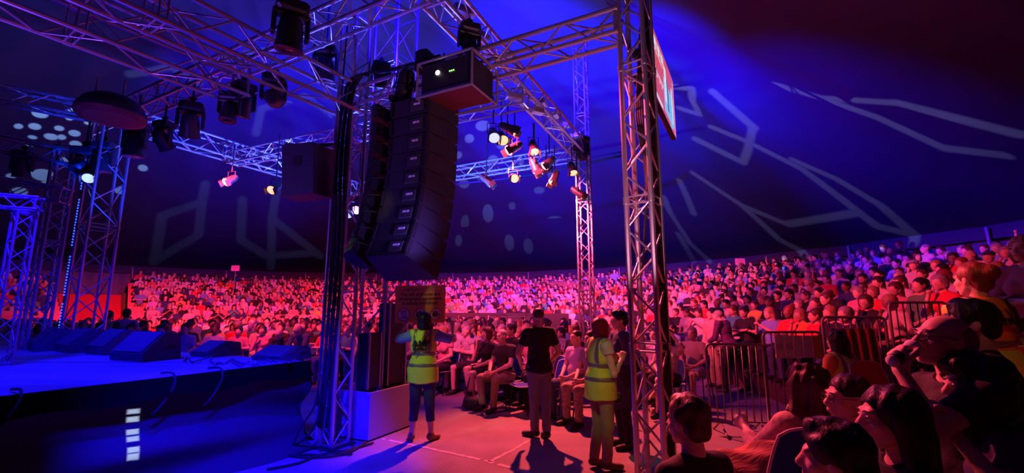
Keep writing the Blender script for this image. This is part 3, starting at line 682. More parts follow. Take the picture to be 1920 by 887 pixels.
# ------------------------------------------------------------------ loudspeakers
CAB = mat('speaker_cabinet', (.022, .022, .030), .55, bump=.1, bscale=90)
GRL = mat('speaker_grille', (.03, .03, .035), .6, bump=.6, bscale=240)
def trap(wf, wb, d, h):      # cabinet seen from above: wide grille side at +y, narrow back at -y
    return [(-wb, -d, -h), (wb, -d, -h), (wf, d, -h), (-wf, d, -h), (-wb, -d, h), (wb, -d, h), (wf, d, h), (-wf, d, h)], [(3,2,1,0),(4,5,6,7),(0,1,5,4),(1,2,6,5),(2,3,7,6),(3,0,4,7)]
LBL = mat('white_label', (.7, .7, .75), .5)
N9 = ['topmost', 'second from the top', 'third from the top', 'fourth from the top', 'fifth from the top', 'fourth from the bottom', 'third from the bottom', 'second from the bottom', 'lowest']
pos = V3(-1.06, 5.03, 3.93); ang = 0.
yawA = R(-24)
cabs = []
for i in range(9):
    ang = R(-1.5+.33*i*i+.9*i)
    e = empty('line_array_speaker', pos, 0, f'black loudspeaker cabinet in the hanging curved stack, {N9[i]}', 'speaker', 'hanging stack of black loudspeakers')
    e.rotation_euler = (-ang, 0, yawA)
    h = .108; v, f = trap(.34, .25, .25, h-.006); q = MB(); q.add(v, f); q.build('cabinet', CAB, e)
    MB().box((0, .255, 0), (.325, .008, h-.012)).build('grille', GRL, e)
    MB().box((.10, -.255, 0), (.085, .012, .06), None, .004).build('connector_plate', mat('plate_dark', (.045, .045, .055), .4), e)
    MB().box((.09, -.27, .012), (.022, .003, .011)).build('label', LBL, e); MB().box((.135, -.27, .012), (.013, .003, .011)).build('label', LBL, e)
    for sx in (-1, 1): MB().box((sx*.245, -.24, 0), (.014, .03, h-.02)).build('rigging_plate', BLACK, e)
    # rounded side wing of the neighbouring column, seen as stepped humps
    mm = MB(); n = 10; vs = []
    for sgn in (-1, 1):
        for k in range(n+1): a = PI*k/n; vs.append((-.38-.19*math.sin(a), -.17+.20*-math.cos(a)*.9, sgn*(h-.018)*(1-.15*(k in (0, n)))))
    m_ = n+1; mm.add(vs, [tuple(range(m_))[::-1], tuple(range(m_, 2*m_))]+[(k, (k+1) % m_, (k+1) % m_+m_, k+m_) for k in range(m_)])
    mm.build('side_horn', mat('horn_black', (.016, .015, .018), .4), e)
    MB().tube([(-.27, -.20, h*.6), (-.38, -.36, h*.2), (-.48, -.34, -h*.6)], .006, 5).build('lead', RUBBER, e)
    cabs.append(e)
    step = V3(0, 0, -.225); ca, sa = math.cos(ang+R(2)), math.sin(ang+R(2))
    loc = V3(0, -sa*.225, -ca*.225); y_ = yawA
    pos = pos+V3(loc[0]*math.cos(y_)-loc[1]*math.sin(y_), loc[0]*math.sin(y_)+loc[1]*math.cos(y_), loc[2])
fr = empty('flying_frame', (-1.06, 5.03, 4.10), yawA, 'black steel frame that carries the hanging loudspeaker stack', 'frame')
MB().box((0, 0, 0), (.33, .05, .03)).box((-.28, 0, 0), (.03, .25, .03)).box((.28, 0, 0), (.03, .25, .03)).build('bar', BLACK, fr)
for x in (-.25, .25): MB().tube([(x, 0, .02), (x*.2, 0, .42)], .008, 6).build('chain', BLACK, fr)
MB().box((0, 0, .5), (.09, .09, .14), None, .02).build('hoist', BLACKP, fr)
# single hanging loudspeaker beside the corner mast
c0 = at_y(575, 324, 5.6)
e = empty('hanging_speaker', c0, R(-62), 'large black loudspeaker hanging from an arm beside the corner mast', 'speaker')
e.rotation_euler = (R(3), R(-3), R(-8))
v, f = trap(.27, .21, .20, .33); MB().add(v, f).build('cabinet', mat('dark_navy_cabinet', (.028, .028, .04), .6), e)
MB().box((0, .206, 0), (.255, .008, .31)).build('grille', GRL, e)
MB().box((0, -.205, .1), (.05, .008, .06)).build('connector_plate', BLACK, e)
MB().tube([(-.3, 0, .38), (.36, 0, .34)], .02, 6).tube([(-.14, 0, .36), (-.14, 0, .3)], .015, 6).tube([(.14, 0, .36), (.14, 0, .3)], .015, 6).build('yoke', BLACK, e)
MB().tube([(-.3, 0, .42), (.42, -.05, .30)], .013, 6).build('arm', BLACK, e)
# ------------------------------------------------------------------ flown rack box with frame
c0 = at_y(858, 165, 4.75); e = empty('flown_equipment_box', c0, R(-27), 'black box hanging under the span truss with a round white lamp glowing on it', 'box')
RDK = mat('dark_red_board', (.10, .012, .015), .6)
MB().box((0, 0, .05), (.33, .24, .17), None, .015).build('body', BLACKP, e); MB().box((0, 0, -.135), (.31, .22, .012)).build('underside', RDK, e)
s = MB()
for z in (-.165, .24):
    for a_, b_ in (((-.36,-.27),(.36,-.27)),((.36,-.27),(.36,.27)),((.36,.27),(-.36,.27)),((-.36,.27),(-.36,-.27))): s.tube([(*a_, z), (*b_, z)], .014, 6)
for a_ in ((-.36,-.27),(.36,-.27),(.36,.27),(-.36,.27)): s.tube([(*a_, -.165), (*a_, .24)], .014, 6)
s.build('cage', ALUD, e)
MB().lathe([(.0, .012), (.022, .008), (.026, 0)], (-.10, -.245, .09), Matrix.Rotation(R(90), 3, 'X'), 16).build('lamp', mat('white_glow', (1, 1, 1), .4, emit=((1, .95, .9), 9)), e)
for k in range(3): MB().box((.06+.025*k, -.243, .07), (.006, .004, .006)).build('indicator', mat('green_led', (.2, 1, .2), .4, emit=((.3, 1, .2), 2.5)), e)
for x in (-.2, .2): MB().tube([(x, 0, .2), (x, 0, .48)], .012, 6).build('hanger', BLACK, e)
# ------------------------------------------------------------------ lamps on the rig
def moving_head(p, yaw, tilt, label, s=1., group='moving head lamps on the rig', rim=True, rod=0.):
    e = empty('moving_head_light', p, yaw, label, 'stage light', group); e.scale = (s,)*3
    MB().box((0, 0, .0), (.16, .13, .07), None, .025).build('base', BLACKP, e)
    MB().box((0, 0, .10), (.03, .03, .05)).box((0, 0, .15), (.05, .02, .02)).tube([(0, 0, .1), (0, 0, max(.2, rod))], .018, 6).build('clamp', BLACK, e)
    y = MB()
    for sx in (-1, 1): y.box((sx*.165, 0, -.19), (.022, .055, .15), None, .02)
    y.box((0, 0, -.085), (.18, .06, .022), None, .015); y.build('yoke', BLACKP, e)
    M = Matrix.Rotation(tilt, 3, 'X'); h = MB(); h.lathe([(.0, .20), (.07, .195), (.105, .15), (.125, .04), (.13, -.06), (.14, -.14), (.142, -.17), (.12, -.175)], (0, 0, -.29), M, 20)
    soft(h.build('head', BLACKP, e))
    MB().lathe([(.12, -.172), (.06, -.182), (.0, -.185)], (0, 0, -.29), M, 20).build('lens', mat('dark_lens', (.02, .01, .02), .1), e)
    if rim: MB().lathe([(.144, -.168), (.149, -.174), (.144, -.182), (.138, -.178)], (0, 0, -.29), M, 20).build('rim', RDK, e)
    return e
for x, y_, dep, yw, tl, s_, lb in [
 (515, 150, 5.2, .3, 1.9, .80, 'moving head lamp with a dish-like rim under the overhead truss near the corner mast'),
 (458, 165, 5.6, 1., .3, .85, 'moving head lamp hanging where two overhead trusses cross'),
 (432, 182, 5.4, .2, -.1, .70, 'moving head lamp with a flat dark red rim under the crossing trusses'),
 (360, 202, 6.6, .5, .5, 1.0, 'tall moving head lamp on the upper stage-front truss, third from the wide far mast'),
 (308, 235, 7.2, -.2, .8, .9, 'moving head lamp with a tiny white glint, second from the wide far mast'),
 (256, 240, 7.4, 0., .1, 1.1, 'moving head lamp hanging just right of the wide far mast'),
 (196, 275, 7.75, .2, .1, 1.0, 'dark moving head lamp in front of the wide far mast'),
 (160, 285, 7.75, .2, 1.2, 1.1, 'round-bodied moving head lamp at the top of the blue light strip'),
 (548, 18, 4.4, .6, .2, 1.0, 'big moving head lamp at the top edge of the photo'),
 (612, 98, 6.2, .1, .1, 1.0, 'dark moving head lamp just left of the corner mast top'),
 (880, 55, 4.9, .4, 2.6, .75, 'moving head lamp standing up on the span truss'),
 (715, 125, 6.0, .4, 2.9, .75, 'moving head lamp perched beside the wide near mast'),
 (1090, 262, 9.5, .4, 2.8, 1.0, 'moving head lamp on top of the crowded truss beside the slim mast'),
 (45, 290, 7.0, .3, .2, .8, 'small dark lamp hanging from the middle truss at the far left'),
]: moving_head(at_y(x, y_, dep), yw, tl, lb, s_, rod=(.55 if x in (360, 308, 256, 196, 160) else .75 if x == 612 else .2))
e = empty('dish_light', at_y(210, 208, 5.6), .3, 'wide dark round lamp with a dull red underside near the upper far trusses', 'stage light')
soft(MB().lathe([(.0, .20), (.20, .19), (.30, .12), (.37, .0), (.38, -.06)], n=28).build('housing', BLACKP, e), 50); MB().lathe([(.38, -.06), (.36, -.11), (.30, -.12), (.0, -.12)], n=28).build('underside', mat('dull_red_lens', (.10, .02, .03), .4), e)
MB().tube([(-.2, 0, .18), (-.2, 0, .45)], .015, 6).tube([(.1, 0, .18), (.1, 0, .45)], .015, 6).build('bracket', ALU, e)
s = MB(); s.lathe([(.0, -.25), (.095, -.25), (.10, -.2), (.10, .12), (.085, .2), (.05, .24), (0, .25)], n=20)
e = empty('par_lamp', at_y(758, 168, 5.0), 0, 'black barrel lamp hanging slanted between the wide mast and the flown box', 'stage light')
e.rotation_euler = (R(15), R(14), 0); soft(s.build('barrel', BLACKP, e)); MB().tube([(-.12, 0, 0), (-.12, 0, .26), (.12, 0, .26), (.12, 0, 0)], .01, 6).build('yoke', BLACK, e)
for k in range(3): MB().lathe([(.103, -.2+.12*k), (.11, -.195+.12*k), (.103, -.185+.12*k)], n=20).build('band', BLACK, e)
# small spotlights clustered along the crowded truss
def small_spot(p, yaw, tilt, label, warm, rod=.12):
    e = empty('small_spotlight', p, yaw, label, 'stage light', 'small spotlights on the crowded truss')
    M = Matrix.Rotation(tilt, 3, 'X')
    soft(MB().lathe([(.0, .16), (.05, .155), (.075, .09), (.08, -.04), (.10, -.12), (.10, -.15)], (0, 0, -.18), M, 14).build('body', BLACKP, e))
    MB().lathe([(.09, -.151), (.05, -.156), (0, -.158)], (0, 0, -.18), M, 14).build('lens', mat('warm_lens' if warm else 'pale_lens', (1, .6, .5) if warm else (.6, .7, 1), .3, emit=((1, .30, .14) if warm else (.4, .5, 1), 2.6 if warm else 1.5)), e)
    MB().tube([(-.10, 0, -.18), (-.10, 0, 0), (.10, 0, 0), (.10, 0, -.18)], .009, 5).tube([(0, 0, 0), (0, 0, rod+.12)], .012, 5).build('yoke', BLACK, e)
    for q in (-1, 1): MB().box(Vector((0, 0, -.18))+M @ Vector((q*.10, 0, -.19)), (.006, .07, .05), M).build('barn_door', BLACK, e)
    return e
spots = [(925,232,'with a pale glowing lens, closest to the flown box',0),(952,222,'glowing orange, second from the flown box',1),(965,258,'hanging lower under the nearer third of the truss',1),(1000,258,'pointing sideways at the middle of the truss',1),
 (1002,292,'hanging low at the middle, over the blue truss',1),(1030,288,'just past the middle, glowing orange',1),(962,318,'lowest on the far blue truss, glowing orange',1),(912,322,'on the far blue truss nearest the loudspeaker stack',0),(1040,318,'hanging below the far third of the truss',1),
 (1072,300,'close to the slim mast',1),(1082,345,'lowest beside the slim mast',1),(1024,302,'small and dark over the far blue truss end',0),(940,238,'tucked between the two nearest the flown box',1)]
for i, (x, y_, lb, wm) in enumerate(spots):
    dep = 6.7+(x-900)/190*2.9 if y_ < 300 else 9.4
    small_spot(at_y(x, y_, dep), .2+1.5*math.sin(i*2.1), -.75-.4*math.sin(i*1.3), 'small spotlight '+lb, wm, max(.12, 5.1-at_y(x, y_, dep)[2]))
for i, (x, y_, lb, dep) in enumerate([(435,322,'small spotlight with a red glint under the left blue truss',9.5),(518,335,'small warm spotlight shining orange left of the hanging loudspeaker',8.8),(672,372,'small warm spotlight glowing between the two near masts',9.0),(655,378,'small dim spotlight just behind the corner mast',8.6),(174,310,'small spotlight shining pale blue above the blue light strip',7.75)]):
    small_spot(at_y(x, y_, dep), i*.2-.3, -.9, lb, i < 3, max(.12, 5.1-at_y(x, y_, dep)[2]))
# gear clutter strapped on the crowded truss
rr = random.Random(5)
for i in range(9):
    t = .1+.095*i; p = Q2*(1-t)+Q1*t
    e = MB().box((0, 0, 0), (.10+.05*rr.random(), .07, .05), None, .01).build('dimmer_pack', mat('pale_metal', (.55, .55, .6), .35, .6)); e.location = p+V3(rr.uniform(-.1, .1), 0, rr.choice((.19, -.21))); e.rotation_euler = (0, 0, rr.uniform(0, 3))
    tag(e, 'small pale metal box strapped to the crowded truss, ' + ['next to the slim mast', 'second from the slim mast', 'third from the slim mast', 'fourth from the slim mast', 'at the middle of its length', 'just past the middle', 'third before the flown box', 'second before the flown box', 'nearest the flown box'][i], 'box', 'small boxes on the crowded truss')
# dotted strip of blue lights
e = empty('led_strip', (-8.0, 8.1, 0), 0, 'tall vertical strip of blinking blue lights between the far masts', 'light strip')
MB().box((0, .03, 2.9), (.035, .02, 1.85)).build('rail', BLACK, e)
s = MB()
for k in range(66):
    z = 1.22+k*.053
    if k in (11, 12, 27, 28, 29, 47, 48, 49): continue
    s.box((0, 0, z), (.020, .012, .013))
s.build('diodes', mat('blue_diode', (.1, .2, 1), .4, emit=((.02, .06, 1), 3.5)), e)
MB().box((0, .05, 1.02), (.12, .12, .02)).build('foot_plate', BLACK, e)
# ------------------------------------------------------------------ video screen
tl, tr_, br, bl = at_z(1221, 28, 0), 0, 0, 0
def on_t(px, py, t): return EYE+ray(px, py)*t
a0 = on_t(1222, 98, 4.62); a1 = on_t(1264.5, 203, 5.90); zc = (a0[2]+a1[2])/2; ctr = (a0+a1)/2; ctr[2] = 4.24
dv = (a1-a0)[:2]; WS = np.linalg.norm(dv); yw = math.atan2(dv[1], dv[0]); HS = .80
e = empty('video_screen', ctr, yw, 'large thin video screen glowing red and white, hung beside the nearest mast', 'screen')
MB().box((0, .035, 0), (WS/2+.012, .03, HS/2+.012), None, .008).build('housing', BLACK, e)
SCR = bpy.data.materials.new('screen_picture'); SCR.use_nodes = True; nt = SCR.node_tree; N = nt.nodes; K = nt.links; bs = N['Principled BSDF']
at = N.new('ShaderNodeVertexColor'); at.layer_name = 'Col'; bs.inputs['Base Color'].default_value = (.02, .02, .02, 1)
K.new(at.outputs[0], bs.inputs['Emission Color']); bs.inputs['Emission Strength'].default_value = .85; bs.inputs['Roughness'].default_value = .3
NX, NY = 64, 36; im = np.zeros((NX, NY, 3)); im[:] = (.75, .10, .16)
rr = np.random.RandomState(2)
def rect(x0, x1, y0, y1, c): im[int(x0*NX):int(x1*NX), int(y0*NY):int(y1*NY)] = c
WHT = (.75, .85, .95)
for k in range(12): rect(.10+.035*k, .125+.035*k, .80-(k % 3)*.02, .93, WHT)
for k in range(10): rect(.08+.04*k, .105+.04*k, .70, .75, (.95, .6, .7))
rect(0, .04, .55, .95, WHT); rect(.02, .10, .12, .2, WHT); rect(.1, .38, .04, .10, WHT)
for k in range(7): rect(.12+.05*k, .15+.05*k, .40-(k % 2)*.04, .47, (.95, .7, .8))
rect(.46, .92, .10, .62, (.35, .55, .85)); rect(.50, .60, .30, .85, WHT); rect(.62, .70, .2, .7, (.1, .2, .35)); rect(.72, .84, .05, .45, (.15, .65, .95)); rect(.84, .90, .15, .75, WHT); rect(.93, 1, .05, .97, (.85, .3, .45))
im = im*(.85+.3*rr.rand(NX, NY, 1)); vs = []; f = []; cols = []
for i in range(NX):
    for j in range(NY):
        x0, x1 = -WS/2+WS*i/NX, -WS/2+WS*(i+1)/NX; z0, z1 = -HS/2+HS*j/NY, -HS/2+HS*(j+1)/NY
        k = len(vs); vs += [(x0, 0, z0), (x1, 0, z0), (x1, 0, z1), (x0, 0, z1)]; f.append((k, k+1, k+2, k+3)); cols += [(*im[i, j], 1)]*4
o = MB().add(vs, f).build('picture', SCR, e, fix=False); ca = o.data.color_attributes.new('Col', 'FLOAT_COLOR', 'CORNER'); ca.data.foreach_set('color', np.array(cols, np.float32).ravel())
MB().box((-WS/2+.1, .12, .1), (.05, .09, .04)).box((-WS/2+.1, .12, -.2), (.05, .09, .04)).build('wall_bracket', BLACK, e)
# ------------------------------------------------------------------ floor monitors on the far edge of the stage
def wedge(px, py, w_, yaw, label, hs=1.):
    p = at_z(px, py, SZ); e = empty('stage_monitor', (p[0], p[1], SZ+.002), yaw, label, 'stage monitor', 'wedge monitors along the far edge of the stage'); e.scale = (1, 1, hs)
    h = w_/2; pr = [(-.24, 0), (.22, 0), (.24, .10), (-.02, .36), (-.20, .32)]
    s = MB(); s.prism([(x, z) for x, z in pr], h); o = s.build('cabinet', mat('monitor_black', (.05, .05, .06), .5), e); o.rotation_euler = (0, 0, 0)
    g = MB(); n = Vector((.26, 0, .26)).normalized(); g.box((.118, 0, .238), (.005, h*.88, .165), Matrix.Rotation(R(-45), 3, 'Y')); g.build('grille', mat('monitor_grille', (.09, .09, .10), .45, bump=.5, bscale=200), e)
    MB().box((-.11, h+.002, .16), (.06, .006, .018), None, .004).build('handle', BLACK, e)
    return e
yb = math.atan2(-Bv[1], -Bv[0])
for x, y_, w_, yw, lb, *hs_ in [(92, 656, .74, yb-.2, 'monitor wedge farthest left, lying low on the stage edge'), (150, 659, .72, yb-.1, 'second monitor wedge from the left, broad and dark'), (212, 663, .56, yb+.0, 'third monitor wedge from the left, two pale dashes on it'),
 (272, 674, .66, yb+.12, 'big tilted monitor wedge with a bright blue face'), (405, 667, .44, yb+.0, 'small monitor wedge between the big tilted one and the corner', .58), (528, 674, .55, yb+.05, 'monitor wedge nearest the stage corner and mast', .5)]:
    wedge(x, y_, w_, yw, lb, *hs_)
rr = random.Random(12)
for k, lb in enumerate(('loop of thin cable beside the big tilted monitor', 'tangled thin cable in front of the small monitor', 'thin cable snaking between the small and the corner monitor', 'thin cable ending at the corner monitor')):
    x0 = (345, 405, 440, 480)[k]; P = []
    for j in range(9): p = at_z(x0+j*9+rr.uniform(-6, 6), 676+rr.uniform(-6, 7)+(0, 4, 6, 3)[k], SZ+.012); P.append((p[0], p[1], SZ+.014+.02*rr.random()))
    cable(P, .010, lb, 'thin cables on the stage deck', m=mat('blue_cable', (.12, .12, .14), .4), sub=4)
# long suspension wires across the tent
for a, b_, lb in [((850, 346, 14), (1165, 292, 12), 'thin dark wire sagging behind the slim mast, lower one'), ((850, 330, 16), (1165, 285, 14), 'thin dark wire sagging behind the slim mast, upper one')]:
    p, q = at_y(a[0], a[1], a[2]), at_y(b_[0], b_[1], b_[2]); m_ = (p+q)/2-V3(0, 0, .12)
    cable([p, m_, q], .03, lb, 'dark wires under the canopy', name='suspension_wire')
# ------------------------------------------------------------------ the seated audience
SKIN = [mat('skin_light', (.70, .46, .36), .5), mat('skin_medium', (.58, .37, .28), .55), mat('skin_dark', (.22, .12, .08), .5)]
HAIRC = dict(dark=(.018, .012, .010), brown=(.07, .035, .018), fair=(.30, .19, .09), grey=(.26, .25, .25), red=(.20, .05, .02), black=(.008, .007, .008))
HAIR = {k: mat('hair_'+k, c, .5, bump=.4, bscale=40, stretch=(1, 1, .1)) for k, c in HAIRC.items()}
TOPC = dict(white=(.56, .54, .54), cream=(.50, .43, .33), black=(.015, .015, .018), navy=(.03, .04, .14), red=(.60, .03, .04), pink=(.55, .22, .27), grey=(.33, .33, .35),
            blue=(.16, .26, .62), teal=(.05, .30, .32), yellow=(.72, .55, .10), green=(.12, .30, .10), lilac=(.50, .38, .65), orange=(.75, .25, .06))
TOP = {k: mat('cloth_'+k, c, .85, bump=.25, bscale=25) for k, c in TOPC.items()}
TRO = {k: mat('trousers_'+k, c, .85) for k, c in dict(dark=(.02, .02, .03), denim=(.06, .09, .20), khaki=(.32, .25, .16), pale=(.55, .50, .45)).items()}
SHOE = mat('shoe_dark', (.03, .025, .025), .6)
def crowd_prims(J, hair='short', fem=False, cap=False, low=False):
    """0 skin 1 hair 2 top 3 trousers 4 shoes"""
    H = head_frame(J); c = J['head']; s = J['s']; g = lambda x, y, z: c+H@(V3(x, y, z)*s)
    P = head_prims(J, 0, fine=not low, fem=fem)
    if hair == 'short': P += [E(g(0,-.028,.048), (.092*s,.104*s,.088*s), 1, H), E(g(0,-.065,-.01), (.080*s,.05*s,.06*s), 1, H)]
    elif hair == 'long': P += [E(g(0,-.022,.045), (.100*s,.108*s,.096*s), 1, H), C(g(-.055,-.045,0), g(-.075,-.055,-.19), .050*s, .030*s, 1), C(g(.055,-.045,0), g(.075,-.055,-.19), .050*s, .030*s, 1), C(g(0,-.07,0), g(0,-.085,-.2), .06*s, .045*s, 1)]
    elif hair == 'bob': P += [E(g(0,-.022,.035), (.104*s,.108*s,.102*s), 1, H), E(g(-.07,-.02,-.03), (.035*s,.05*s,.06*s), 1, H), E(g(.07,-.02,-.03), (.035*s,.05*s,.06*s), 1, H)]
    elif hair == 'thin': P += [E(g(0,-.062,.0), (.082*s,.06*s,.06*s), 1, H)]
    elif hair == 'bun': P += [E(g(0,-.026,.048), (.094*s,.104*s,.090*s), 1, H), E(g(0,-.09,.13), (.045*s,)*3, 1)]
    if cap: P += [E(g(0,-.02,.06), (.086*s,.098*s,.068*s), 1, H), E(g(0,.10,.055), (.06*s,.06*s,.013*s), 1, H)]
    P += torso_prims(J, 2, .014, fem)
    for q in 'LR':
        sh, el, wr = J['sh'+q], J['el'+q], J['wr'+q]
        P += [C(sh, sh*.35+el*.65, .060*s, .056*s, 2), C(sh*.4+el*.6, el, .042*s, .038*s, 0), C(el, wr, .039*s, .026*s, 0), E(wr+unit(wr-el)*.055*s, (.036*s, .05*s, .03*s), 0)]
    P += leg_prims(J, 3, .012)+foot_prims(J, 4, .006)
    return P
def seatJ(**kw): return skel('sit', 1.70, **kw)
VAR = dict(
 lap=(seatJ(), 'short', False, False, 'hands in lap'),
 folded=(seatJ(elL=(-.26,.05,.78), elR=(.26,.05,.78), wrL=(.10,.20,.80), wrR=(-.10,.23,.82)), 'short', False, False, 'arms folded'),
 clap=(seatJ(elL=(-.24,.14,.80), elR=(.24,.14,.80), wrL=(-.03,.32,.98), wrR=(.03,.32,.98)), 'long', True, False, 'clapping'),
 lean=(seatJ(chest=(0,.10,.84), neck=(0,.20,1.02), head=(0,.27,1.15), shL=(-.18,.16,.97), shR=(.18,.16,.97), elL=(-.20,.32,.70), elR=(.20,.32,.70), wrL=(-.03,.47,.74), wrR=(.03,.47,.74)), 'thin', False, False, 'leaning forward'),
 longhair=(seatJ(wrL=(-.06,.22,.66), wrR=(.06,.26,.66)), 'long', True, False, 'hands in lap'),
 chin=(seatJ(elR=(.17,.20,.74), wrR=(.06,.19,1.02), head=(.02,.04,1.2), look=(-.25,1,-.05)), 'bob', True, False, 'hand at chin'),
 bun=(seatJ(elL=(-.26,.05,.78), elR=(.26,.05,.78), wrL=(.10,.20,.80), wrR=(-.10,.23,.82), look=(.2,1,0)), 'bun', True, False, 'arms folded'),
 cap=(seatJ(look=(-.2,1,.05)), 'none', False, True, 'wearing a cap'),
 child=(skel('sit', 1.70, head=(0,.03,1.12), neck=(0,0,.99), chest=(0,-.01,.82), shL=(-.15,0,.95), shR=(.15,0,.95)), 'short', False, False, 'small build'),
 wave=(seatJ(elR=(.30,.12,1.10), wrR=(.26,.16,1.34)), 'short', False, False, 'one arm raised'),
)
def near_ok(): pass
CV = {}; CL = {}
def slots(n): return [SKIN[0], HAIR['dark'], TOP['white'], TRO['dark'], SHOE][:n]
for k_, (J, hr, fem, cap, ds) in VAR.items():
    Vt, Q, mi = field_mesh(crowd_prims(J, hr, fem, cap), .019, .016); CV[k_] = np_mesh('spectator_'+k_, Vt, Q, mi, slots(5))
    Vt, Q, mi = field_mesh([p for p in crowd_prims(J, hr, fem, cap, True) if not (p[0] == 'c' and p[5] == 4)], .036, .018); CL[k_] = (Vt.astype(np.float32), Q, mi)
rc = random.Random(77)
SPC = V3(-6., 4.)
def face_dir(x, y):
    v = V3(-5.2-x, 6.2-y); return v/np.linalg.norm(v)
cand = []                        # x, y, floor z, zone text, row
for k in range(18):                                              # floor chairs, curved rows round the stage
    r = 7.0+.86*k; n = int(r*PI/.56)
    for i in range(-int(n*.2), n+6):
        a = .56*i/r+R(12)
        x, y = SPC[0]+r*math.cos(a), SPC[1]+r*math.sin(a)
        rt = math.hypot(x-CT[0], y-CT[1])
        if rt > TIER0-.95: continue
        v_ = (np.array([x, y])-S0); dout = v_@Bv
        if (v_@(-A)) > -.35 and dout < 1.0: continue
        if a > R(150) or (a < R(24) and not (r < 7.4 and a > R(38))): continue
        if r < 7.4 and a < R(39): continue
        cand.append([x, y, 0., 'floor', k])
for i in range(NT):
    r = TIER0+TSTEP*i+.44
    for a0, a1, dens in ((-31, 131, .955), (140, 183, .25)):
        n = int(r*R(a1-a0)/.54)
        for j in range(n):
            a = R(a0)+.54*(j+.5*(i % 2))/r
            if rc.random() > dens or (i >= NTR and a < R(13)): continue
            x, y = CT[0]+r*math.cos(a), CT[1]+r*math.sin(a)
            cand.append([x, y, TZ0+TRISE*i, 'tier', i])
tops_w = ['white']*18+['cream']*9+['black']*22+['navy']*14+['red']*8+['pink']*8+['grey']*8+['blue']*8+['teal']*3+['yellow']*2+['green']*2+['lilac']*5+['orange']
hair_w = ['dark']*8+['brown']*8+['fair']*5+['grey']*7+['black']*4+['red']
people = []
EXC = []                      # cleared around the individually posed figures, filled below
def clear_of(x, y):
    return all((x-a)**2+(y-b_)**2 > r_*r_ for a, b_, r_ in EXCL)
EXCL = [(-.6, 8.5, .75), (-.15, 7.65, .8), (.45, 7.4, .75), (.75, 7.2, .7), (1.35, 6.7, .7), (-1.6, 9.3, .6), (-1.05, 9.3, .5), (2.9, 8.6, .7), (3.6, 9.3, .9), (4.4, 9.3, .8), (2.2, 7.5, .8), (1.0, 4.2, 1.), (1.8, 5.5, .9), (T3[0], T3[1], .45)]
for x, y, z, zone, row in cand:
    x += rc.uniform(-.06, .06); y += rc.uniform(-.06, .06)
    px, py, f = to_px((x, y, z+1.2))
    if f < 1 or px < -40 or px > 1960: continue
    if math.hypot(x, y) < (5.6 if x > 2 else 4.5): continue
    if zone == 'tier' and x > 3.5 and y < 6.6 and row < 3: continue
    if not clear_of(x, y): continue
    if zone == 'floor' and 3.0 < x < 5.2 and y < 9.9 and y > 5.6: continue
    if px < 590:                               # hidden low behind the stage
        e = (px-0)/590; 
        if py > 652+e*12: continue
    people.append([x, y, z, zone, row, f, px, py])
people.sort(key=lambda q: q[5])
ZONE = {'floor': 'floor chairs', 'tier': 'grandstand'}
NUMW = ['first', 'second', 'third', 'fourth', 'fifth', 'sixth', 'seventh', 'eighth', 'ninth', 'tenth', 'eleventh', 'twelfth', 'thirteenth', 'fourteenth', 'fifteenth', 'sixteenth', 'seventeenth', 'eighteenth']
keys = list(VAR); N_IND = 262; ind = []; rest = []
for q in people:
    var = rc.choice(keys if q[3] == 'tier' else [k for k in keys]); 
    if var in ('wave', 'child', 'cap') and rc.random() < .6: var = rc.choice(('lap', 'longhair', 'folded'))
    hc = rc.choice(hair_w); tc = rc.choice(tops_w); q += [var, hc, tc, rc.choice(('dark', 'denim', 'denim', 'khaki', 'pale')), rc.choice((0, 0, 0, 1, 1, 2)), rc.uniform(-.22, .22)]
    (ind if len(ind) < N_IND else rest).append(q)
def nearest_landmark(px, py):
    L = [(640, 'stage corner mast'), (780, 'sign'), (900, 'loudspeaker stack'), (1010, 'man in black'), (1100, 'slim mast'), (1210, 'nearest mast'), (1370, 'low barrier'), (1600, 'stepped barriers'), (1740, 'standing couple'), (1850, 'orange-vested steward'), (300, 'big tilted monitor'), (160, 'blue light strip')]
    return min(L, key=lambda l: abs(l[0]-px))[1]
HN = dict(short='short {} hair', long='long {} hair', bob='bobbed {} hair', thin='thin {} hair', bun='{} hair in a bun', none='{} cap')
for i, q in enumerate(ind):
    same = [p for p in ind if p is not q and p[3] == q[3] and p[4] == q[4]]
    L_ = max((p for p in same if p[6] < q[6]), key=lambda p: p[6], default=None); R_ = min((p for p in same if p[6] > q[6]), key=lambda p: p[6], default=None)
    F_ = min((p for p in ind if p[3] == q[3] and p[4] == q[4]-1), key=lambda p: abs(p[6]-q[6]), default=None)
    hd = HN[VAR[q[8]][1]].format(q[9] if q[8] != 'cap' else q[10]); ds = VAR[q[8]][4]
    base = f"{q[10]} top, {hd}"+('' if ds in ('hands in lap', 'wearing a cap') else f", {ds}")
    row = (f"{NUMW[q[4]]} chair row" if q[3] == 'floor' else f"{ORD[q[4]]} step"); lm = nearest_landmark(q[6], q[7])
    bt = f"between {L_[10]} and {R_[10]}" if L_ and R_ else (f"beside {(L_ or R_)[10]}" if L_ or R_ else 'alone')
    fr_ = f"behind {F_[10]} with {F_[9]} hair" if F_ else 'nobody in front'
    q.append([f"{base}, {row}, near the {lm}", f"{base}, {row}, {bt}", f"{base}, {row}, {fr_}", f"{q[10]} top, {q[9]} hair, {row}, {bt}, near {lm}", f"{q[10]} top, {q[9]} hair, {row}, {bt}, {fr_}", f"{q[10]} top, {hd}, {bt}, {fr_}, near {lm}"])
from collections import Counter
cnt = Counter(l for q in ind for l in q[-1])
proto = {}
def person_obj(q, mesh):
    o = bpy.data.objects.new('person', mesh) if q[8] not in proto else proto[q[8]].copy()
    proto.setdefault(q[8], o); COL.objects.link(o)
    return o
used = set()
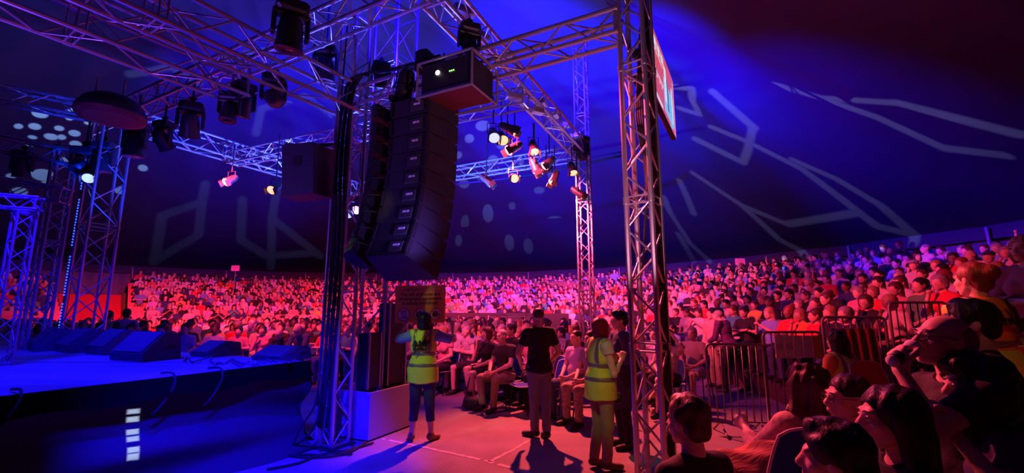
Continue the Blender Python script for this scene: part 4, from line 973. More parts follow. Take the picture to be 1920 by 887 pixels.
for q in ind:
    x, y, z, zone, row, f, px, py, var, hc, tc, trc, sk, dz, labs = q
    o = person_obj(q, CV[var]); fd = face_dir(x, y); o.location = (x, y, z); o.rotation_euler = (0, 0, math.atan2(-fd[0], fd[1])+dz)
    s_ = .95+.1*((x*7.3) % 1); o.scale = (s_, s_, s_*(.97+.05*((y*5.1) % 1)))
    for k, m_ in enumerate((SKIN[sk], HAIR[hc] if var != 'cap' else TOP[tc if tc != 'white' else 'grey'], TOP[tc], TRO[trc], SHOE)):
        o.material_slots[k].link = 'OBJECT'; o.material_slots[k].material = m_
    lab = next((l for l in labs if cnt[l] == 1 and l not in used and len(l.replace(',', ' ').split()) <= 16), None)
    if lab is None: lab = ' '.join(labs[3].split()[:16]).rstrip(',')
    used.add(lab)
    tag(o, lab, 'person', 'seated spectators')
# everybody farther back: one mass
vs = []; qs = []; ms = []; off = 0
tk = list(TOP); hk = list(HAIR); rk = list(TRO); MM = SKIN+[HAIR[k] for k in hk]+[TOP[k] for k in tk]+[TRO[k] for k in rk]+[SHOE]
for q in rest:
    x, y, z, zone, row, f, px, py, var, hc, tc, trc, sk, dz = q[:14]
    Vt, Q, mi = CL[var]; fd = face_dir(x, y); a = math.atan2(-fd[0], fd[1])+dz; c, s_ = math.cos(a), math.sin(a)
    sc_ = .95+.1*((x*7.3) % 1)
    P = Vt*sc_; P = np.stack([P[:, 0]*c-P[:, 1]*s_+x, P[:, 0]*s_+P[:, 1]*c+y, P[:, 2]+z], 1)
    lut = np.array([sk, 3+hk.index(hc), 3+len(hk)+tk.index(tc), 3+len(hk)+len(tk)+rk.index(trc), len(MM)-1])
    vs.append(P); qs.append(Q+off); ms.append(lut[mi]); off += len(P)
if vs:
    o = link(bpy.data.objects.new('crowd', np_mesh('crowd', np.concatenate(vs), np.concatenate(qs), np.concatenate(ms), MM)))
    tag(o, 'distant mass of seated spectators filling the floor rows and the curved grandstand', 'crowd', kind='stuff')
print('CROWD', len(ind), len(rest), 'labels', len(used), 'far depth', ind[-1][5])
# ------------------------------------------------------------------ individually posed people
LIP = mat('lip', (.50, .16, .14), .5); EYEW = mat('eye_white', (.75, .72, .70), .25); IRIS = mat('iris_dark', (.03, .02, .015), .2)
HV = mat('hi_vis_yellow', (.62, .80, .08), .6, bump=.25, bscale=18); HVO = mat('hi_vis_orange', (.85, .32, .03), .6, bump=.25, bscale=18)
REFL = mat('reflective_tape', (.23, .21, .25), .35, .35)
for k_, c_ in dict(dusk=(.05, .045, .11), plum=(.10, .03, .13), flowered=(.42, .30, .26), sand=(.45, .34, .28), denimlight=(.20, .22, .28)).items(): TOP[k_] = mat('cloth_'+k_, c_, .85, bump=.3, bscale=22, var=.35 if k_ == 'flowered' else 0, vscale=30)
def hair_shape(J, kind, s=1.):
    H = head_frame(J); c = J['head']; s = J['s']*J.get('hs', 1.); g = lambda x, y, z: c+H@(V3(x, y, z)*s)
    face = [E(g(0,.112,-.022), (.070*s,.086*s,.098*s), 0, H)]; e = lambda p, r: E(g(*p), tuple(q*s for q in r), 0, H); nz = strands(.0035*s, 75); k = .02
    if kind == 'short': P = [e((0,-.022,.045), (.086,.100,.088)), e((0,-.06,-.02), (.075,.055,.06))]; nz = strands(.003, 90, (1, 1, .6))
    elif kind == 'crop': P = [e((0,-.020,.040), (.079,.097,.083))]; nz = None
    elif kind == 'tousled': P = [e((0,-.018,.055), (.094,.106,.092)), e((0,-.06,-.01), (.080,.058,.07)), e((.02,.03,.11), (.06,.06,.035))]; nz = curls(.009*s, 60)
    elif kind == 'bob': P = [e((0,-.022,.040), (.098,.108,.098)), e((-.070,-.005,-.045), (.034,.060,.070)), e((.070,-.005,-.045), (.034,.060,.070)), e((0,-.065,-.045), (.085,.050,.075))]
    elif kind == 'curly': P = [e((0,-.028,.045), (.112,.118,.104)), e((-.078,.0,-.02), (.050,.070,.075)), e((.078,.0,-.02), (.050,.070,.075)), e((0,-.08,-.06), (.095,.06,.08)), e((0,.06,.09), (.080,.05,.045))]; nz = curls(.015*s, 75); k = .03
    elif kind == 'long': P = [e((0,-.022,.042), (.098,.106,.098)), C(g(-.06,-.03,0), g(-.085,-.045,-.26), .050*s, .035*s), C(g(.06,-.03,0), g(.085,-.045,-.26), .050*s, .035*s), C(g(0,-.07,0), g(0,-.10,-.30), .070*s, .060*s), C(g(-.05,-.07,-.05), g(-.05,-.10,-.34), .05*s, .035*s), C(g(.05,-.07,-.05), g(.05,-.10,-.33), .05*s, .035*s)]; nz = strands(.006*s, 70, (1, 1, .08)); k = .03
    elif kind == 'wavy': P = [e((0,-.020,.042), (.104,.110,.096)), C(g(-.07,-.02,0), g(-.12,-.03,-.24), .050*s, .045*s), C(g(.07,-.02,0), g(.12,-.03,-.24), .050*s, .045*s), C(g(0,-.07,0), g(0,-.10,-.26), .080*s, .075*s)]; nz = strands(.009*s, 95, (1, 1, .35)); k = .03
    elif kind == 'bun': P = [e((0,-.020,.042), (.092,.102,.092)), e((0,-.115,.055), (.052,.046,.052)), e((0,-.06,-.03), (.07,.05,.05))]
    elif kind == 'fringe': P = [e((0,-.045,-.005), (.082,.065,.052)), e((0,-.04,.03), (.0795,.078,.062))]; nz = None
    return P, face, nz, k
def limb_at(J, pts): return pts
def fg(label, loc, fd, J, hair=('short', 'dark'), top=('black', .5, None), bottom=('denim', 1.), skin=0, fem=False, shoes=SHOE, hands=None, vox=.011, belly=0., eyes=True, group=None, sleeve_g=.012, cat='person', face_fine=True):
    """one person: the body mesh carries hair, clothing and eyes as children"""
    s = J['s']; B = head_prims(J, 0, face_fine, fem)+torso_prims(J, 0, 0, fem, belly)+arm_prims(J, 0)+leg_prims(J, 0)+foot_prims(J, 0)
    for p_i, p in enumerate(B):
        pass
    T = frame(J)
    hands = hands or {}
    for q, sd in (('L', -1), ('R', 1)):
        d, nr, cu = hands.get(q, (unit(J['wr'+q]-J['el'+q]), T@V3(1 if q == 'L' else -1, -.2, 0), .45))
        B += hand_prims(J['wr'+q], V3(*d), V3(*nr), sd, cu, 0, s)
    Vt, Q, _ = field_mesh(B, vox, .014)
    o = link(bpy.data.objects.new('person', np_mesh('person', Vt, Q, None, [SKIN[skin]])))
    o.location = loc; o.rotation_euler = (0, 0, math.atan2(-fd[0], fd[1])); tag(o, label, cat, group)
    H = head_frame(J); c = J['head']; sh_ = s*J.get('hs', 1.); g = lambda x, y, z: c+H@(V3(x, y, z)*sh_)
    if hair:
        P, face, nz, k = hair_shape(J, hair[0]); blob('hair', P, HAIR[hair[1]], o, vox=vox*.85, k=k, minus=face, noise=nz)
    if eyes:
        for sx in (-1, 1):
            e_ = MB().lathe([(.0, -.0125), (.008, -.0095), (.0125, 0), (.008, .0095), (0, .0125)], g(sx*.031, .083, .010), n=10).build('eye', EYEW, o, smooth=True)
            soft(MB().lathe([(.0, .0135), (.0055, .0125), (.0068, .011)], g(sx*.031, .083, .010), Matrix(((H[0][0], -H[0][2], H[0][1]), (H[1][0], -H[1][2], H[1][1]), (H[2][0], -H[2][2], H[2][1]))), 10).build('iris', IRIS, e_))
            MB().tube([g(sx*.014, .096, .031), g(sx*.030, .097, .037), g(sx*.047, .088, .033)], [.0025*sh_, .0035*sh_, .002*sh_], 5).build('eyebrow', HAIR[hair[1] if hair else 'grey'], o, smooth=True)
        MB().tube([g(-.020, .094, -.054), g(-.008, .1005, -.0515), g(0, .101, -.0535), g(.008, .1005, -.0515), g(.020, .094, -.054)], [.002*sh_, .005*sh_, .0045*sh_, .005*sh_, .002*sh_], 6).build('lips', LIP, o, smooth=True)
    if top:
        tc, sl, hem = top; P = torso_prims(J, 0, .014, fem, belly)
        if hem: P += [C(J['pel']+V3(0,0,.02), J['pel']-V3(0,0,hem), .15*s, .17*s, 0, -.02), C(J['pel']+V3(-.04,0,.02), J['pel']-V3(.06,0,hem), .13*s, .14*s, 0, -.02), C(J['pel']+V3(.04,0,.02), J['pel']-V3(-.06,0,hem), .13*s, .14*s, 0, -.02)]
        for q in 'LR':
            a, b_, w_ = J['sh'+q], J['el'+q], J['wr'+q]
            if sl > 0: P.append(C(a, a+(b_-a)*min(sl, 1.), (.060+sleeve_g)*s, (.050+sleeve_g*1.3)*s if sl < 1 else (.044+sleeve_g)*s, 0, 0. if sl < 1 else None))
            if sl > 1: P.append(C(b_, b_+(w_-b_)*(sl-1), (.046+sleeve_g)*s, (.034+sleeve_g)*s, 0, 0.))
            if sl <= 0: P.append(C(a-(b_-a)*.01, a, .058*s, .058*s, 0))
        up = T[:, 2]
        blob('shirt', P, TOP[tc], o, vox=vox, k=.025, minus=[E(J['neck']+T@V3(0,.035,.045)*s, (.070*s,.085*s,.070*s), 0, T)], noise=lambda X: .0022*np.sin(X[..., 2]*55+X[..., 0]*30)*np.sin(X[..., 1]*38+X[..., 0]*22))
    if bottom:
        bc, L = bottom; P = [E(J['pel']+T@V3(0,-.01,-.01)*s, (.178*s,.132*s,.135*s), 0, T)]
        for q in 'LR':
            h_, k_, a = J['hip'+q], J['kn'+q], J['an'+q]
            if L <= .5: P.append(C(h_, h_+(k_-h_)*L*2, .104*s, .088*s, 0, 0.))
            else: P += [C(h_, k_, .102*s, .070*s, 0), C(k_, k_+(a-k_)*min(1.02, (L-.5)*2), .069*s, .058*s, 0, 0.)]
        blob('trousers', P, TRO[bc] if bc in TRO else TOP[bc], o, vox=vox, k=.03, planes=[(J['pel']+up_(T)*.10*s, T[:, 2])], noise=lambda X: .0025*np.sin(X[..., 2]*48+X[..., 0]*25)*np.sin(X[..., 1]*30))
    if shoes:
        for q in 'LR':
            P = [p for p in foot_prims({**J, 'anL': J['an'+q], 'anR': J['an'+q], 'toL': J['to'+q], 'toR': J['to'+q]}, 0, .008)][:3]
            blob('shoe', P, shoes, o, vox=.012, k=.02, planes=[(J['an'+q]+V3(0,0,.015), (0,0,1)), ((0,0,J.get('fz', 0)+.004), (0,0,-1))])
    return o, J, T
def up_(T): return T[:, 2]
def glasses(o, J, m=BLACK):
    H = head_frame(J); c = J['head']; s = J['s']*J.get('hs', 1.); g = lambda x, y, z: c+H@(V3(x, y, z)*s); b_ = MB()
    for sx in (-1, 1):
        pts = [g(sx*(.033+.024*math.cos(a)), .104-.006*abs(math.cos(a)), .008+.017*math.sin(a)) for a in np.linspace(0, 2*PI, 14)[:-1]]
        b_.tube(pts, .0022, 5, closed=True); b_.tube([g(sx*.057, .099, .012), g(sx*.079, .06, .014), g(sx*.083, -.01, .012)], .002, 5)
    b_.tube([g(-.009, .106, .012), g(0, .110, .015), g(.009, .106, .012)], .002, 5); return b_.build('glasses', m, o, smooth=True)
def vest(o, J, T, m, vox=.011, fem=True, hem=.16, text=None, belly=0.):
    s = J['s']; P = torso_prims(J, 0, .034, fem, belly)+[C(J['pel']+T@V3(x,0,.06)*s, J['pel']+T@V3(x*1.15,0,-hem)*s, .155*s, .165*s, 0, 0.) for x in (-.045, .045)]
    cut = [E(J['neck']+T@V3(0,.05,.05)*s, (.080*s,.11*s,.11*s), 0, T)]+[C(J['sh'+q]+T@V3((-1 if q == 'L' else 1)*.045,0,-.02)*s, J['sh'+q]+T@V3((-1 if q == 'L' else 1)*.30,0,-.12)*s, .105*s, .12*s) for q in 'LR']
    W_, k = P, .04
    v = blob('vest', W_, m, o, vox=vox, k=k, minus=cut, noise=lambda X: .0035*np.sin(X[..., 2]*22+X[..., 0]*14)*np.sin(X[..., 0]*24))
    # reflective bands follow the cloth: the same shape, a little larger, between two level cuts
    for z0, z1 in ((.05, .10), (.20, .25)):
        c0 = J['pel']+T@V3(0, 0, z0)*s; c1 = J['pel']+T@V3(0, 0, z1)*s
        blob('reflective_band', W_, REFL, v, vox=vox, k=k, minus=cut, iso=.004, planes=[(c0, -T[:, 2]), (c1, T[:, 2])])
    for sx in (-1, 1):
        x0, x1 = (.085, .130) if sx > 0 else (-.130, -.085); c0 = J['pel']+T@V3(x0, 0, 0)*s; c1 = J['pel']+T@V3(x1, 0, 0)*s
        blob('reflective_stripe', W_, REFL, v, vox=vox, k=k, minus=cut, iso=.004, planes=[(c0, -T[:, 0]), (c1, T[:, 0]), (J['pel']+T@V3(0, 0, .25)*s, -T[:, 2])])
    return v
def wpos(px, t, z=0.):      # place on the ground under the photo column px at axial depth t and height z
    y = (t-(z-CAM_H)*math.sin(PITCH))/math.cos(PITCH); return ((px-960)/FPX*t, y)
# --- steward holding up the sign
x, y = wpos(789, 5.72, 0); s1 = .94
J = skel('stand', 1.60, elL=(-.38,.10,1.25), elR=(.38,.10,1.25), wrL=(-.335,.27,1.43), wrR=(.335,.27,1.43), anL=(-.12,0,.09), anR=(.13,0,.09), toL=(-.17,.14,.03), toR=(.20,.13,.03), shL=(-.175,.01,1.31), shR=(.175,.01,1.31))
o, J, T = fg('steward in a yellow hi-vis vest with back turned, holding up the orange notice board', (x, y, 0), (.04, 1), J, ('bob', 'black'), ('blue', .85, None), ('navy', .80), 0, True, mat('sandal_tan', (.25, .14, .08), .6),
             {'L': ((.1, .3, 1), (.6, .6, 0), .9), 'R': ((-.1, .3, 1), (-.6, .6, 0), .9)}, vox=.010, eyes=False)
v = vest(o, J, T, HV, .010)
ZB = J['chest'][2]+.05
text_mesh('AMP', .105, 'vest_lettering', mat('ink_black', (.01, .01, .012), .7), o, (0, -.150, ZB-.0), (R(90), 0, 0), .012, bold=.002, sx=1.1)
text_mesh('STEWARD', .045, 'vest_lettering', MATS['ink_black'], o, (0, -.148, ZB-.07), (R(90), 0, 0), .014)
MB().tube([(-.10, -.175, 1.08), (0, -.165, 1.2), (.10, -.13, 1.345)], .006, 5).build('strap', BLACK, o)
# --- the notice
SG = mat('sign_board', (.80, .52, .10), .6); INK = mat('sign_ink', (.05, .03, .02), .7); RRED = mat('sign_red', (.70, .04, .05), .6); WPN = mat('sign_white', (.80, .78, .80), .6)
q = at_y(788, 570, y+.34); SGN = empty('prohibition_sign', q, R(1), 'orange notice board on prohibited phones and photography, held up by the steward', 'sign')
SGN.rotation_euler = (R(-2), R(-1), R(1)); sw, shh = .352, .262
MB().box((0, 0, 0), (sw, .006, shh), None, .004).build('board', SG, SGN)
for k, (tx, sz) in enumerate((("The use of phones and", .064), ("photography equipment", .064), ("is strictly prohibited", .064))): text_mesh(tx, sz, 'lettering', INK, SGN, (0, -.008, .135-.062*k), (R(90), 0, 0), .001, bold=.0012, sx=.95)
MB().tube([(-.19+.012*i, -.009, .205+.022*math.sin(i*2.3)+.004*i*math.cos(i*1.1)) for i in range(12)], .0035, 4).build('logo_scribble', INK, SGN)
MB().tube([(-.30, -.009, .195), (-.05, -.009, .20), (.12, -.009, .235)], .002, 4).build('rule', INK, SGN)
X90 = Matrix.Rotation(R(90), 3, 'X')
for k, cx in enumerate((-.225, 0., .225)):
    e = MB().lathe([(0, .0), (.086, .0), (.086, .004), (0, .004)], (cx, -.0065, -.145), X90, 28).build('icon_disc', WPN, SGN)
    a = Vector((cx, -.011, -.145)); MB().lathe([(.076, .0), (.088, .0), (.088, .003), (.076, .003), (.076, 0)], a, X90, 28).build('icon_ring', RRED, e)
    b_ = MB()
    if k == 0: b_.box((cx, -.0125, -.145), (.026, .002, .048)); 
    elif k == 1: b_.box((cx, -.0125, -.15), (.052, .002, .032)).box((cx, -.0125, -.112), (.02, .002, .010))
    else: b_.box((cx-.012, -.0125, -.15), (.036, .002, .026)).prism([(cx+.024, -.15), (cx+.052, -.132), (cx+.052, -.170)], .002, Matrix.Translation((0, -.0125, 0))).lathe([(0, 0), (.012, 0), (.012, .003), (0, .003)], (cx-.025, -.011, -.115), X90, 12).lathe([(0, 0), (.012, 0), (.012, .003), (0, .003)], (cx+.003, -.011, -.115), X90, 12)
    b_.build('icon_symbol', INK, e)
    b2 = MB()
    if k == 0: b2.box((cx, -.0145, -.145), (.021, .001, .036))
    if k == 1: b2.lathe([(.013, 0), (.022, 0), (.022, .003), (.013, .003), (.013, 0)], (cx, -.0145, -.15), X90, 18)
    if b2.v: b2.build('icon_detail', WPN, e)
    MB().box((cx, -.016, -.145), (.080, .0015, .0055), Matrix.Rotation(R(45), 3, 'Y')).build('icon_slash', RRED, e)
# --- man in black with his back turned
x, y = wpos(1012, 5.85, 0)
J = skel('stand', 1.66, elL=(-.29,.0,1.08), elR=(.29,.0,1.08), wrL=(-.20,.17,.92), wrR=(.20,.17,.92), hipL=(-.08,0,.88), hipR=(.08,0,.88), knL=(-.06,.02,.48), knR=(.07,-.04,.48), anL=(-.05,.05,.09), anR=(.06,-.10,.10), toL=(-.16,.17,.03), toR=(.07,.06,.03), head=(0,.03,1.555))
fg('man in black t-shirt and faded jeans, back turned, standing in the open walkway', (x, y, 0), (-.30, .95), J, ('crop', 'brown'), ('black', .62, .09), ('denimlight', 1.), 0, vox=.010, eyes=False, belly=.015)
# --- steward woman in profile
x, y = wpos(1131, 4.72, 0)
J = skel('stand', 1.56, elL=(-.21,.02,.98), elR=(.22,.03,.98), wrL=(-.10,.22,1.09), wrR=(.08,.23,1.12), anL=(-.08,-.06,.09), anR=(.08,.0,.09), toL=(-.10,.10,.03), toR=(.10,.16,.03), look=(.1, 1, -.05), head=(0,.035,1.44))
o, J, T = fg('steward in yellow hi-vis vest and khaki trousers, seen from the side beside the nearest mast', (x, y, 0), (.93, .36), J, ('bob', 'red'), ('white', .3, None), ('khaki', 1.), 0, True, mat('boot_brown', (.16, .09, .06), .6),
             {'L': ((.35, .5, .8), (0, -.2, -1), .6), 'R': ((-.35, .5, .8), (0, -.2, -1), .7)}, vox=.009)
vest(o, J, T, HV, .009)
blob('pouch', [E((.10,.14,.72), (.07,.05,.06))], BLACK, o, vox=.01)
MB().tube([(.235, .02, .965), (.255, .06, .98), (.235, .09, .99), (.2, .06, .98)], .008, 6, closed=True).build('elbow_band', BLACK, o)
# --- person in a long dark dress facing her
x, y = wpos(1172, 5.45, 0)
J = skel('stand', 1.62, look=(0, 1, -.15), elL=(-.25,.02,1.06), elR=(.25,.02,1.06), wrL=(-.14,.22,1.0), wrR=(.14,.22,1.0))
fg('person in long dark blue dress with black hair, facing the side-on vested steward', (x, y, 0), (-.97, -.15), J, ('tousled', 'black'), ('dusk', 1.9, .42), ('dark', 1.), 0, True, vox=.011)
# --- front row
FRONT = V3(-.76, -.65)
def front(px, t, label, J, dz=0., **kw):
    x, y = wpos(px, t, .5); c, s_ = math.cos(dz), math.sin(dz); fd = (FRONT[0]*c-FRONT[1]*s_, FRONT[0]*s_+FRONT[1]*c)
    r = fg(label, (x, y, 0), fd, J, **kw); CHAIRS.append((x, y, 0., fd)); return r
CHAIRS = []
front(914, 8.25, 'seated woman in black top and dark skirt, hand at her mouth, front row', seatJ(elR=(.17,.20,.74), wrR=(.06,.19,1.02), wrL=(-.02,.34,.62), knL=(-.10,.43,.53), knR=(.02,.46,.60), anR=(-.14,.50,.24), toR=(-.2,.62,.16)), 0., hair=('bob', 'brown'), top=('black', .5, None), bottom=('dark', .42), fem=True, vox=.013)
front(948, 7.75, 'seated man in a black shirt and khaki trousers with hands between his knees, front row', seatJ(wrL=(-.02,.36,.60), wrR=(.03,.36,.62), elL=(-.23,.12,.74), elR=(.23,.12,.74), knL=(-.18,.42,.51), knR=(.18,.42,.51), chest=(0,.03,.86), neck=(0,.06,1.05), head=(0,.10,1.19)), .1, hair=('crop', 'grey'), top=('black', .6, .02), bottom=('khaki', 1.), vox=.013)
front(1084, 7.05, 'seated man in a pale lilac shirt and dark jeans beside the empty blue chairs', seatJ(wrL=(-.06,.30,.62), wrR=(.06,.30,.62), knL=(-.16,.42,.51), knR=(.16,.42,.51)), -.1, hair=('crop', 'dark'), top=('lilac', .55, .02), bottom=('denim', 1.), vox=.012, belly=.03)
front(1112, 6.75, 'seated person in dark patterned trousers partly hidden behind the steward seen from the side', seatJ(wrL=(-.06,.30,.62), wrR=(.06,.30,.62)), -.1, hair=('short', 'dark'), top=('grey', .55, .02), bottom=('flowered', 1.), vox=.014)
front(876, 9.3, 'seated man with folded bare arms in a grey vest and shorts, one bare knee forward', VAR['folded'][0], .0, hair=('crop', 'grey'), top=('grey', .25, None), bottom=('dark', .45), vox=.014)
front(832, 9.1, 'seated woman in a pale pink top leaning sideways just right of the sign holder', seatJ(elR=(.17,.20,.74), wrR=(.06,.19,1.02), head=(.03,.04,1.2)), .2, hair=('bob', 'fair'), top=('pink', .4, None), bottom=('dark', .9), fem=True, vox=.014)
front(1256, 7.35, 'seated woman in white top with crossed bare legs, right of the nearest mast', seatJ(elL=(-.26,.14,1.05), wrL=(-.10,.10,1.24), knR=(.06,.46,.56), knL=(-.04,.42,.62), anL=(.16,.56,.30), toL=(.20,.70,.26), anR=(.10,.40,.09)), .3, hair=('long', 'black'), top=('white', .2, None), bottom=('dark', .3), fem=True, vox=.012)
front(1303, 8.3, 'seated older person with short white hair and pale top, left of the low barrier', seatJ(), .1, hair=('short', 'grey'), top=('cream', .6, None), bottom=('pale', .45), vox=.014)
front(1232, 7.9, 'seated person in a violet top seen through the lacing of the nearest mast', seatJ(), .1, hair=('short', 'dark'), top=('lilac', .6, None), bottom=('dark', 1.), vox=.014)
# --- walking pair behind the low barrier
x, y = wpos(1376, 9.0, 0)
J = skel('stand', 1.68, knL=(-.1,.12,.48), anL=(-.12,.10,.09), toL=(-.13,.27,.03), knR=(.1,-.06,.48), anR=(.12,-.24,.13), toR=(.13,-.08,.05), chest=(0,.08,1.22), neck=(0,.16,1.40), head=(0,.22,1.52), shL=(-.185,.13,1.36), shR=(.185,.13,1.36), elL=(-.22,.2,1.08), elR=(.22,.2,1.08), wrL=(-.15,.38,.98), wrR=(.15,.38,.98), look=(0,1,-.4))
fg('stooping person in a dark purple jacket and dark trousers walking behind the low barrier', (x, y, 0), (-.5, .6), J, ('crop', 'grey'), ('plum', 1.9, .05), ('dark', 1.), 0, vox=.013)
x, y = wpos(1344, 9.6, 0)
fg('standing person in a sand-brown jacket just in front of the stooping purple walker', (x, y, 0), (-.9, -.3), skel('stand', 1.66), ('short', 'dark'), ('sand', 1.9, .05), ('khaki', 1.), 0, vox=.014)
# --- standing people on the grandstand and by the stage
x, y = wpos(1742, 11.0, 2.6); fg('standing man in white t-shirt high on the grandstand, looking down at a woman', (x, y, TZ0+TRISE*6), (-.9, .2), skel('stand', 1.66, look=(0, 1, -.35)), ('crop', 'grey'), ('white', .6, .03), ('khaki', 1.), 0, vox=.015)
x, y = wpos(1722, 10.5, 2.6); fg('standing woman in a black sleeveless dress high on the grandstand', (x, y, TZ0+TRISE*5), (-.6, -.8), skel('stand', 1.60, look=(-.5, 1, -.4)), ('bob', 'dark'), ('black', 0, .3), ('dark', .3), 0, True, vox=.015)
x, y = wpos(226, 10.2, .5); fg('standing person in a lilac shirt with back turned, beyond the floor monitors', (x, y, 0), (-.5, .85), skel('stand', 1.66), ('short', 'dark'), ('lilac', .7, .05), ('khaki', 1.), 0, vox=.016, eyes=False)
x, y = wpos(192, 9.9, .5); o, J, T = fg('standing steward in a dull vest just left of the person in the lilac shirt', (x, y, 0), (-.2, .95), skel('stand', 1.62), ('short', 'dark'), ('black', 1.9, .05), ('dark', 1.), 0, vox=.016, eyes=False); vest(o, J, T, HV, .015, False)
x, y = wpos(1160, 24.5, 1.8)
for px, t, zz, lb, tc in ((1132, 24., 1.5, 'standing person in dark clothes at the back between the slim and the nearest mast', 'navy'), (1155, 24.3, 1.5, 'standing person in a pale shirt at the back, left of the nearest mast', 'blue'), (1008, 13.9, 0, 'small standing person in black in the dark cross aisle above the man in black', 'black'), (456, 22.5, 1.6, 'standing person in a pale shirt among the left grandstand rows', 'white')):
    x, y = wpos(px, t, zz); rr_ = math.hypot(x-CT[0], y-CT[1]); k = int((rr_-TIER0)/TSTEP) if rr_ > TIER0 else -1
    fg(lb, (x, y, TZ0+TRISE*k if k >= 0 else 0), (-.3, -.9), skel('stand', 1.66), ('short', 'dark'), (tc, .6, .03), ('dark', 1.), 0, vox=.03, eyes=False)
# --- the steward and the standing woman on the lowest steps at the right
x, y = wpos(1850, 2.85, 1.4)
J = skel('stand', 1.56, look=(-.1, 1, 0), elL=(-.27,.02,1.05), elR=(.27,.02,1.05), wrL=(-.22,.2,.98), wrR=(.22,.2,.98))
o, J, T = fg('steward with tied-up auburn hair in an orange and yellow hi-vis vest on the lowest step', (x, y, TZ0), (-.10, .98), J, ('bun', 'red'), ('dusk', .6, .05), ('dark', 1.), 0, True, vox=.009, eyes=False)
v = vest(o, J, T, HVO, .009)
blob('yellow_panel', torso_prims(J, 0, .034, True)+[C(J['pel']+V3(q_, 0, .06), J['pel']+V3(q_, 0, -.16), .15, .16, 0, 0.) for q_ in (-.045, .045)], HV, v, vox=.009, k=.04, iso=.002, planes=[((0, 0, J['pel'][2]+.17), (0, 0, 1)), ((0, 0, J['pel'][2]-.12), (0, 0, -1))])
blob('shoulder_panel', torso_prims(J, 0, .034, True), HV, v, vox=.009, k=.04, iso=.003, planes=[((-.07, 0, 0), (1, 0, 0)), ((0, 0, J['chest'][2]-.02), (0, 0, -1)), ((0, 0, J['neck'][2]-.02), (0, 0, 1))], minus=[E(J['neck'], (.085, .11, .11))])
text_mesh('STEWARD', .055, 'vest_lettering', MATS['ink_black'], o, (.02, -.158, J['chest'][2]+.06), (R(90), 0, 0), .004, bold=.002)
MB().tube([(-.02, -.155, 1.34), (.10, -.17, 1.12), (.20, -.15, .92)], .010, 6).build('strap', BLACK, o)
x, y = wpos(1921, 4.05, 2.2)
J = skel('stand', 1.72, elL=(-.25,.05,1.14), elR=(.26,.04,1.14), wrL=(.06,.20,1.12), wrR=(-.08,.23,1.14), look=(.1, 1, -.1))
fg('standing person in dusty pink shirt with folded arms, at the right border', (x, y, TZ0+TRISE), (-.95, -.25), J, ('bob', 'fair'), ('pink', 1.5, .03), ('khaki', 1.), 0, True, vox=.010)
# --- seated group close to the lens
def near(px, py, t, fd, label, J, **kw):
    """seat the figure so that its head lands at this place"""
    d = ray(px, py)*t; H_ = EYE+d; a = math.atan2(-fd[0], fd[1]); hd = J['head']; c, s_ = math.cos(a), math.sin(a)
    loc = (H_[0]-(hd[0]*c-hd[1]*s_), H_[1]-(hd[0]*s_+hd[1]*c), max(0, H_[2]-hd[2])); kw.setdefault('vox', .0085)
    return fg(label, loc, fd, J, **kw)+(loc,)
NEARLOC = []
J = skel('sit', 1.58, look=(-.15, 1, -.1), wrL=(-.12,.3,.62), wrR=(.12,.3,.62))
o, J, T, l = near(1289, 800, 2.12, (-.45, .9), 'boy with tousled reddish hair and dark tank top, seated with his back turned', J, hair=('tousled', 'brown'), top=('black', 0, None), bottom=('denim', .9), eyes=False); NEARLOC.append((l, (-.45, .9)))
J = skel('sit', 1.66, look=(-.1, 1, 0), elL=(-.26,.16,.78), wrL=(-.18,.40,.86), elR=(.24,.1,.74), wrR=(.1,.34,.62))
o, J, T, l = near(1512, 722, 2.62, (-.05, 1.), 'woman with long wavy fair-brown hair in a flowered blouse, seated by the stepped barriers', J, hair=('wavy', 'brown'), top=('flowered', 1.6, None), bottom=('denim', 1.), fem=True, hands={'L': ((-.2, .9, .3), (.8, .2, -.3), .5)}, eyes=False); NEARLOC.append((l, (-.05, 1.)))
MB().box((0, 0, 0), (.035, .01, .012), None, .004).build('hair_clip', BLACK, o).location = J['head']+V3(0, -.02, .145)
J = skel('sit', 1.68, look=(.05, 1, -.30))
o, J, T, l = near(1592, 768, 2.32, (-.93, .05), 'man in dark-rimmed glasses looking down, between the wavy-haired woman and the woman in profile', J, hair=('short', 'black'), top=('black', .6, None), bottom=('denim', 1.)); glasses(o, J); NEARLOC.append((l, (-.93, .05)))
J = skel('sit', 1.66, look=(.05, 1, -.03))
o, J, T, l = near(1668, 788, 1.74, (-.98, .18), 'woman in profile with long straight black hair and a small earring, black top', J, hair=('long', 'black'), top=('black', .6, None), bottom=('dark', 1.), fem=True, vox=.0075); NEARLOC.append((l, (-.98, .18)))
MB().lathe([(0, -.006), (.006, 0), (0, .006)], J['head']+V3(-.088, -.01, -.036), n=8).build('earring', mat('silver', (.8, .8, .8), .2, 1.), o)
J = skel('sit', 1.62, look=(-.1, 1, -.2))
o, J, T, l = near(1566, 866, 1.50, (-.75, .66), 'dark-haired person in a grey top, lowest head in front of the woman in profile', J, hair=('tousled', 'black'), top=('grey', .9, None), bottom=('denim', 1.), eyes=False); NEARLOC.append((l, (-.75, .66)))
# drinking man
J = skel('sit', 1.74, look=(0, 1, .22), hup=(0, -.22, 1), elR=(.25,.06,.76), wrR=(.1,.28,.66))
J['wrL'] = J['head']+V3(-.04, .215, -.12); J['elL'] = J['head']+V3(-.17, .20, -.33); J['shL'] = J['shL']+V3(0, .03, .03)
o, J, T, l = near(1768, 642, 1.98, (-.97, .10), 'bald man in glasses tilting his head back to drink from a white cup', J, hair=('fringe', 'grey'), top=('black', .6, None), bottom=('dark', 1.), hands={'L': ((.25, -.05, 1.), (.25, -1, .0), 1.0)}, vox=.0075); glasses(o, J); NEARLOC.append((l, (-.97, .10)))
J_d, o_d, l_d = J, o, l
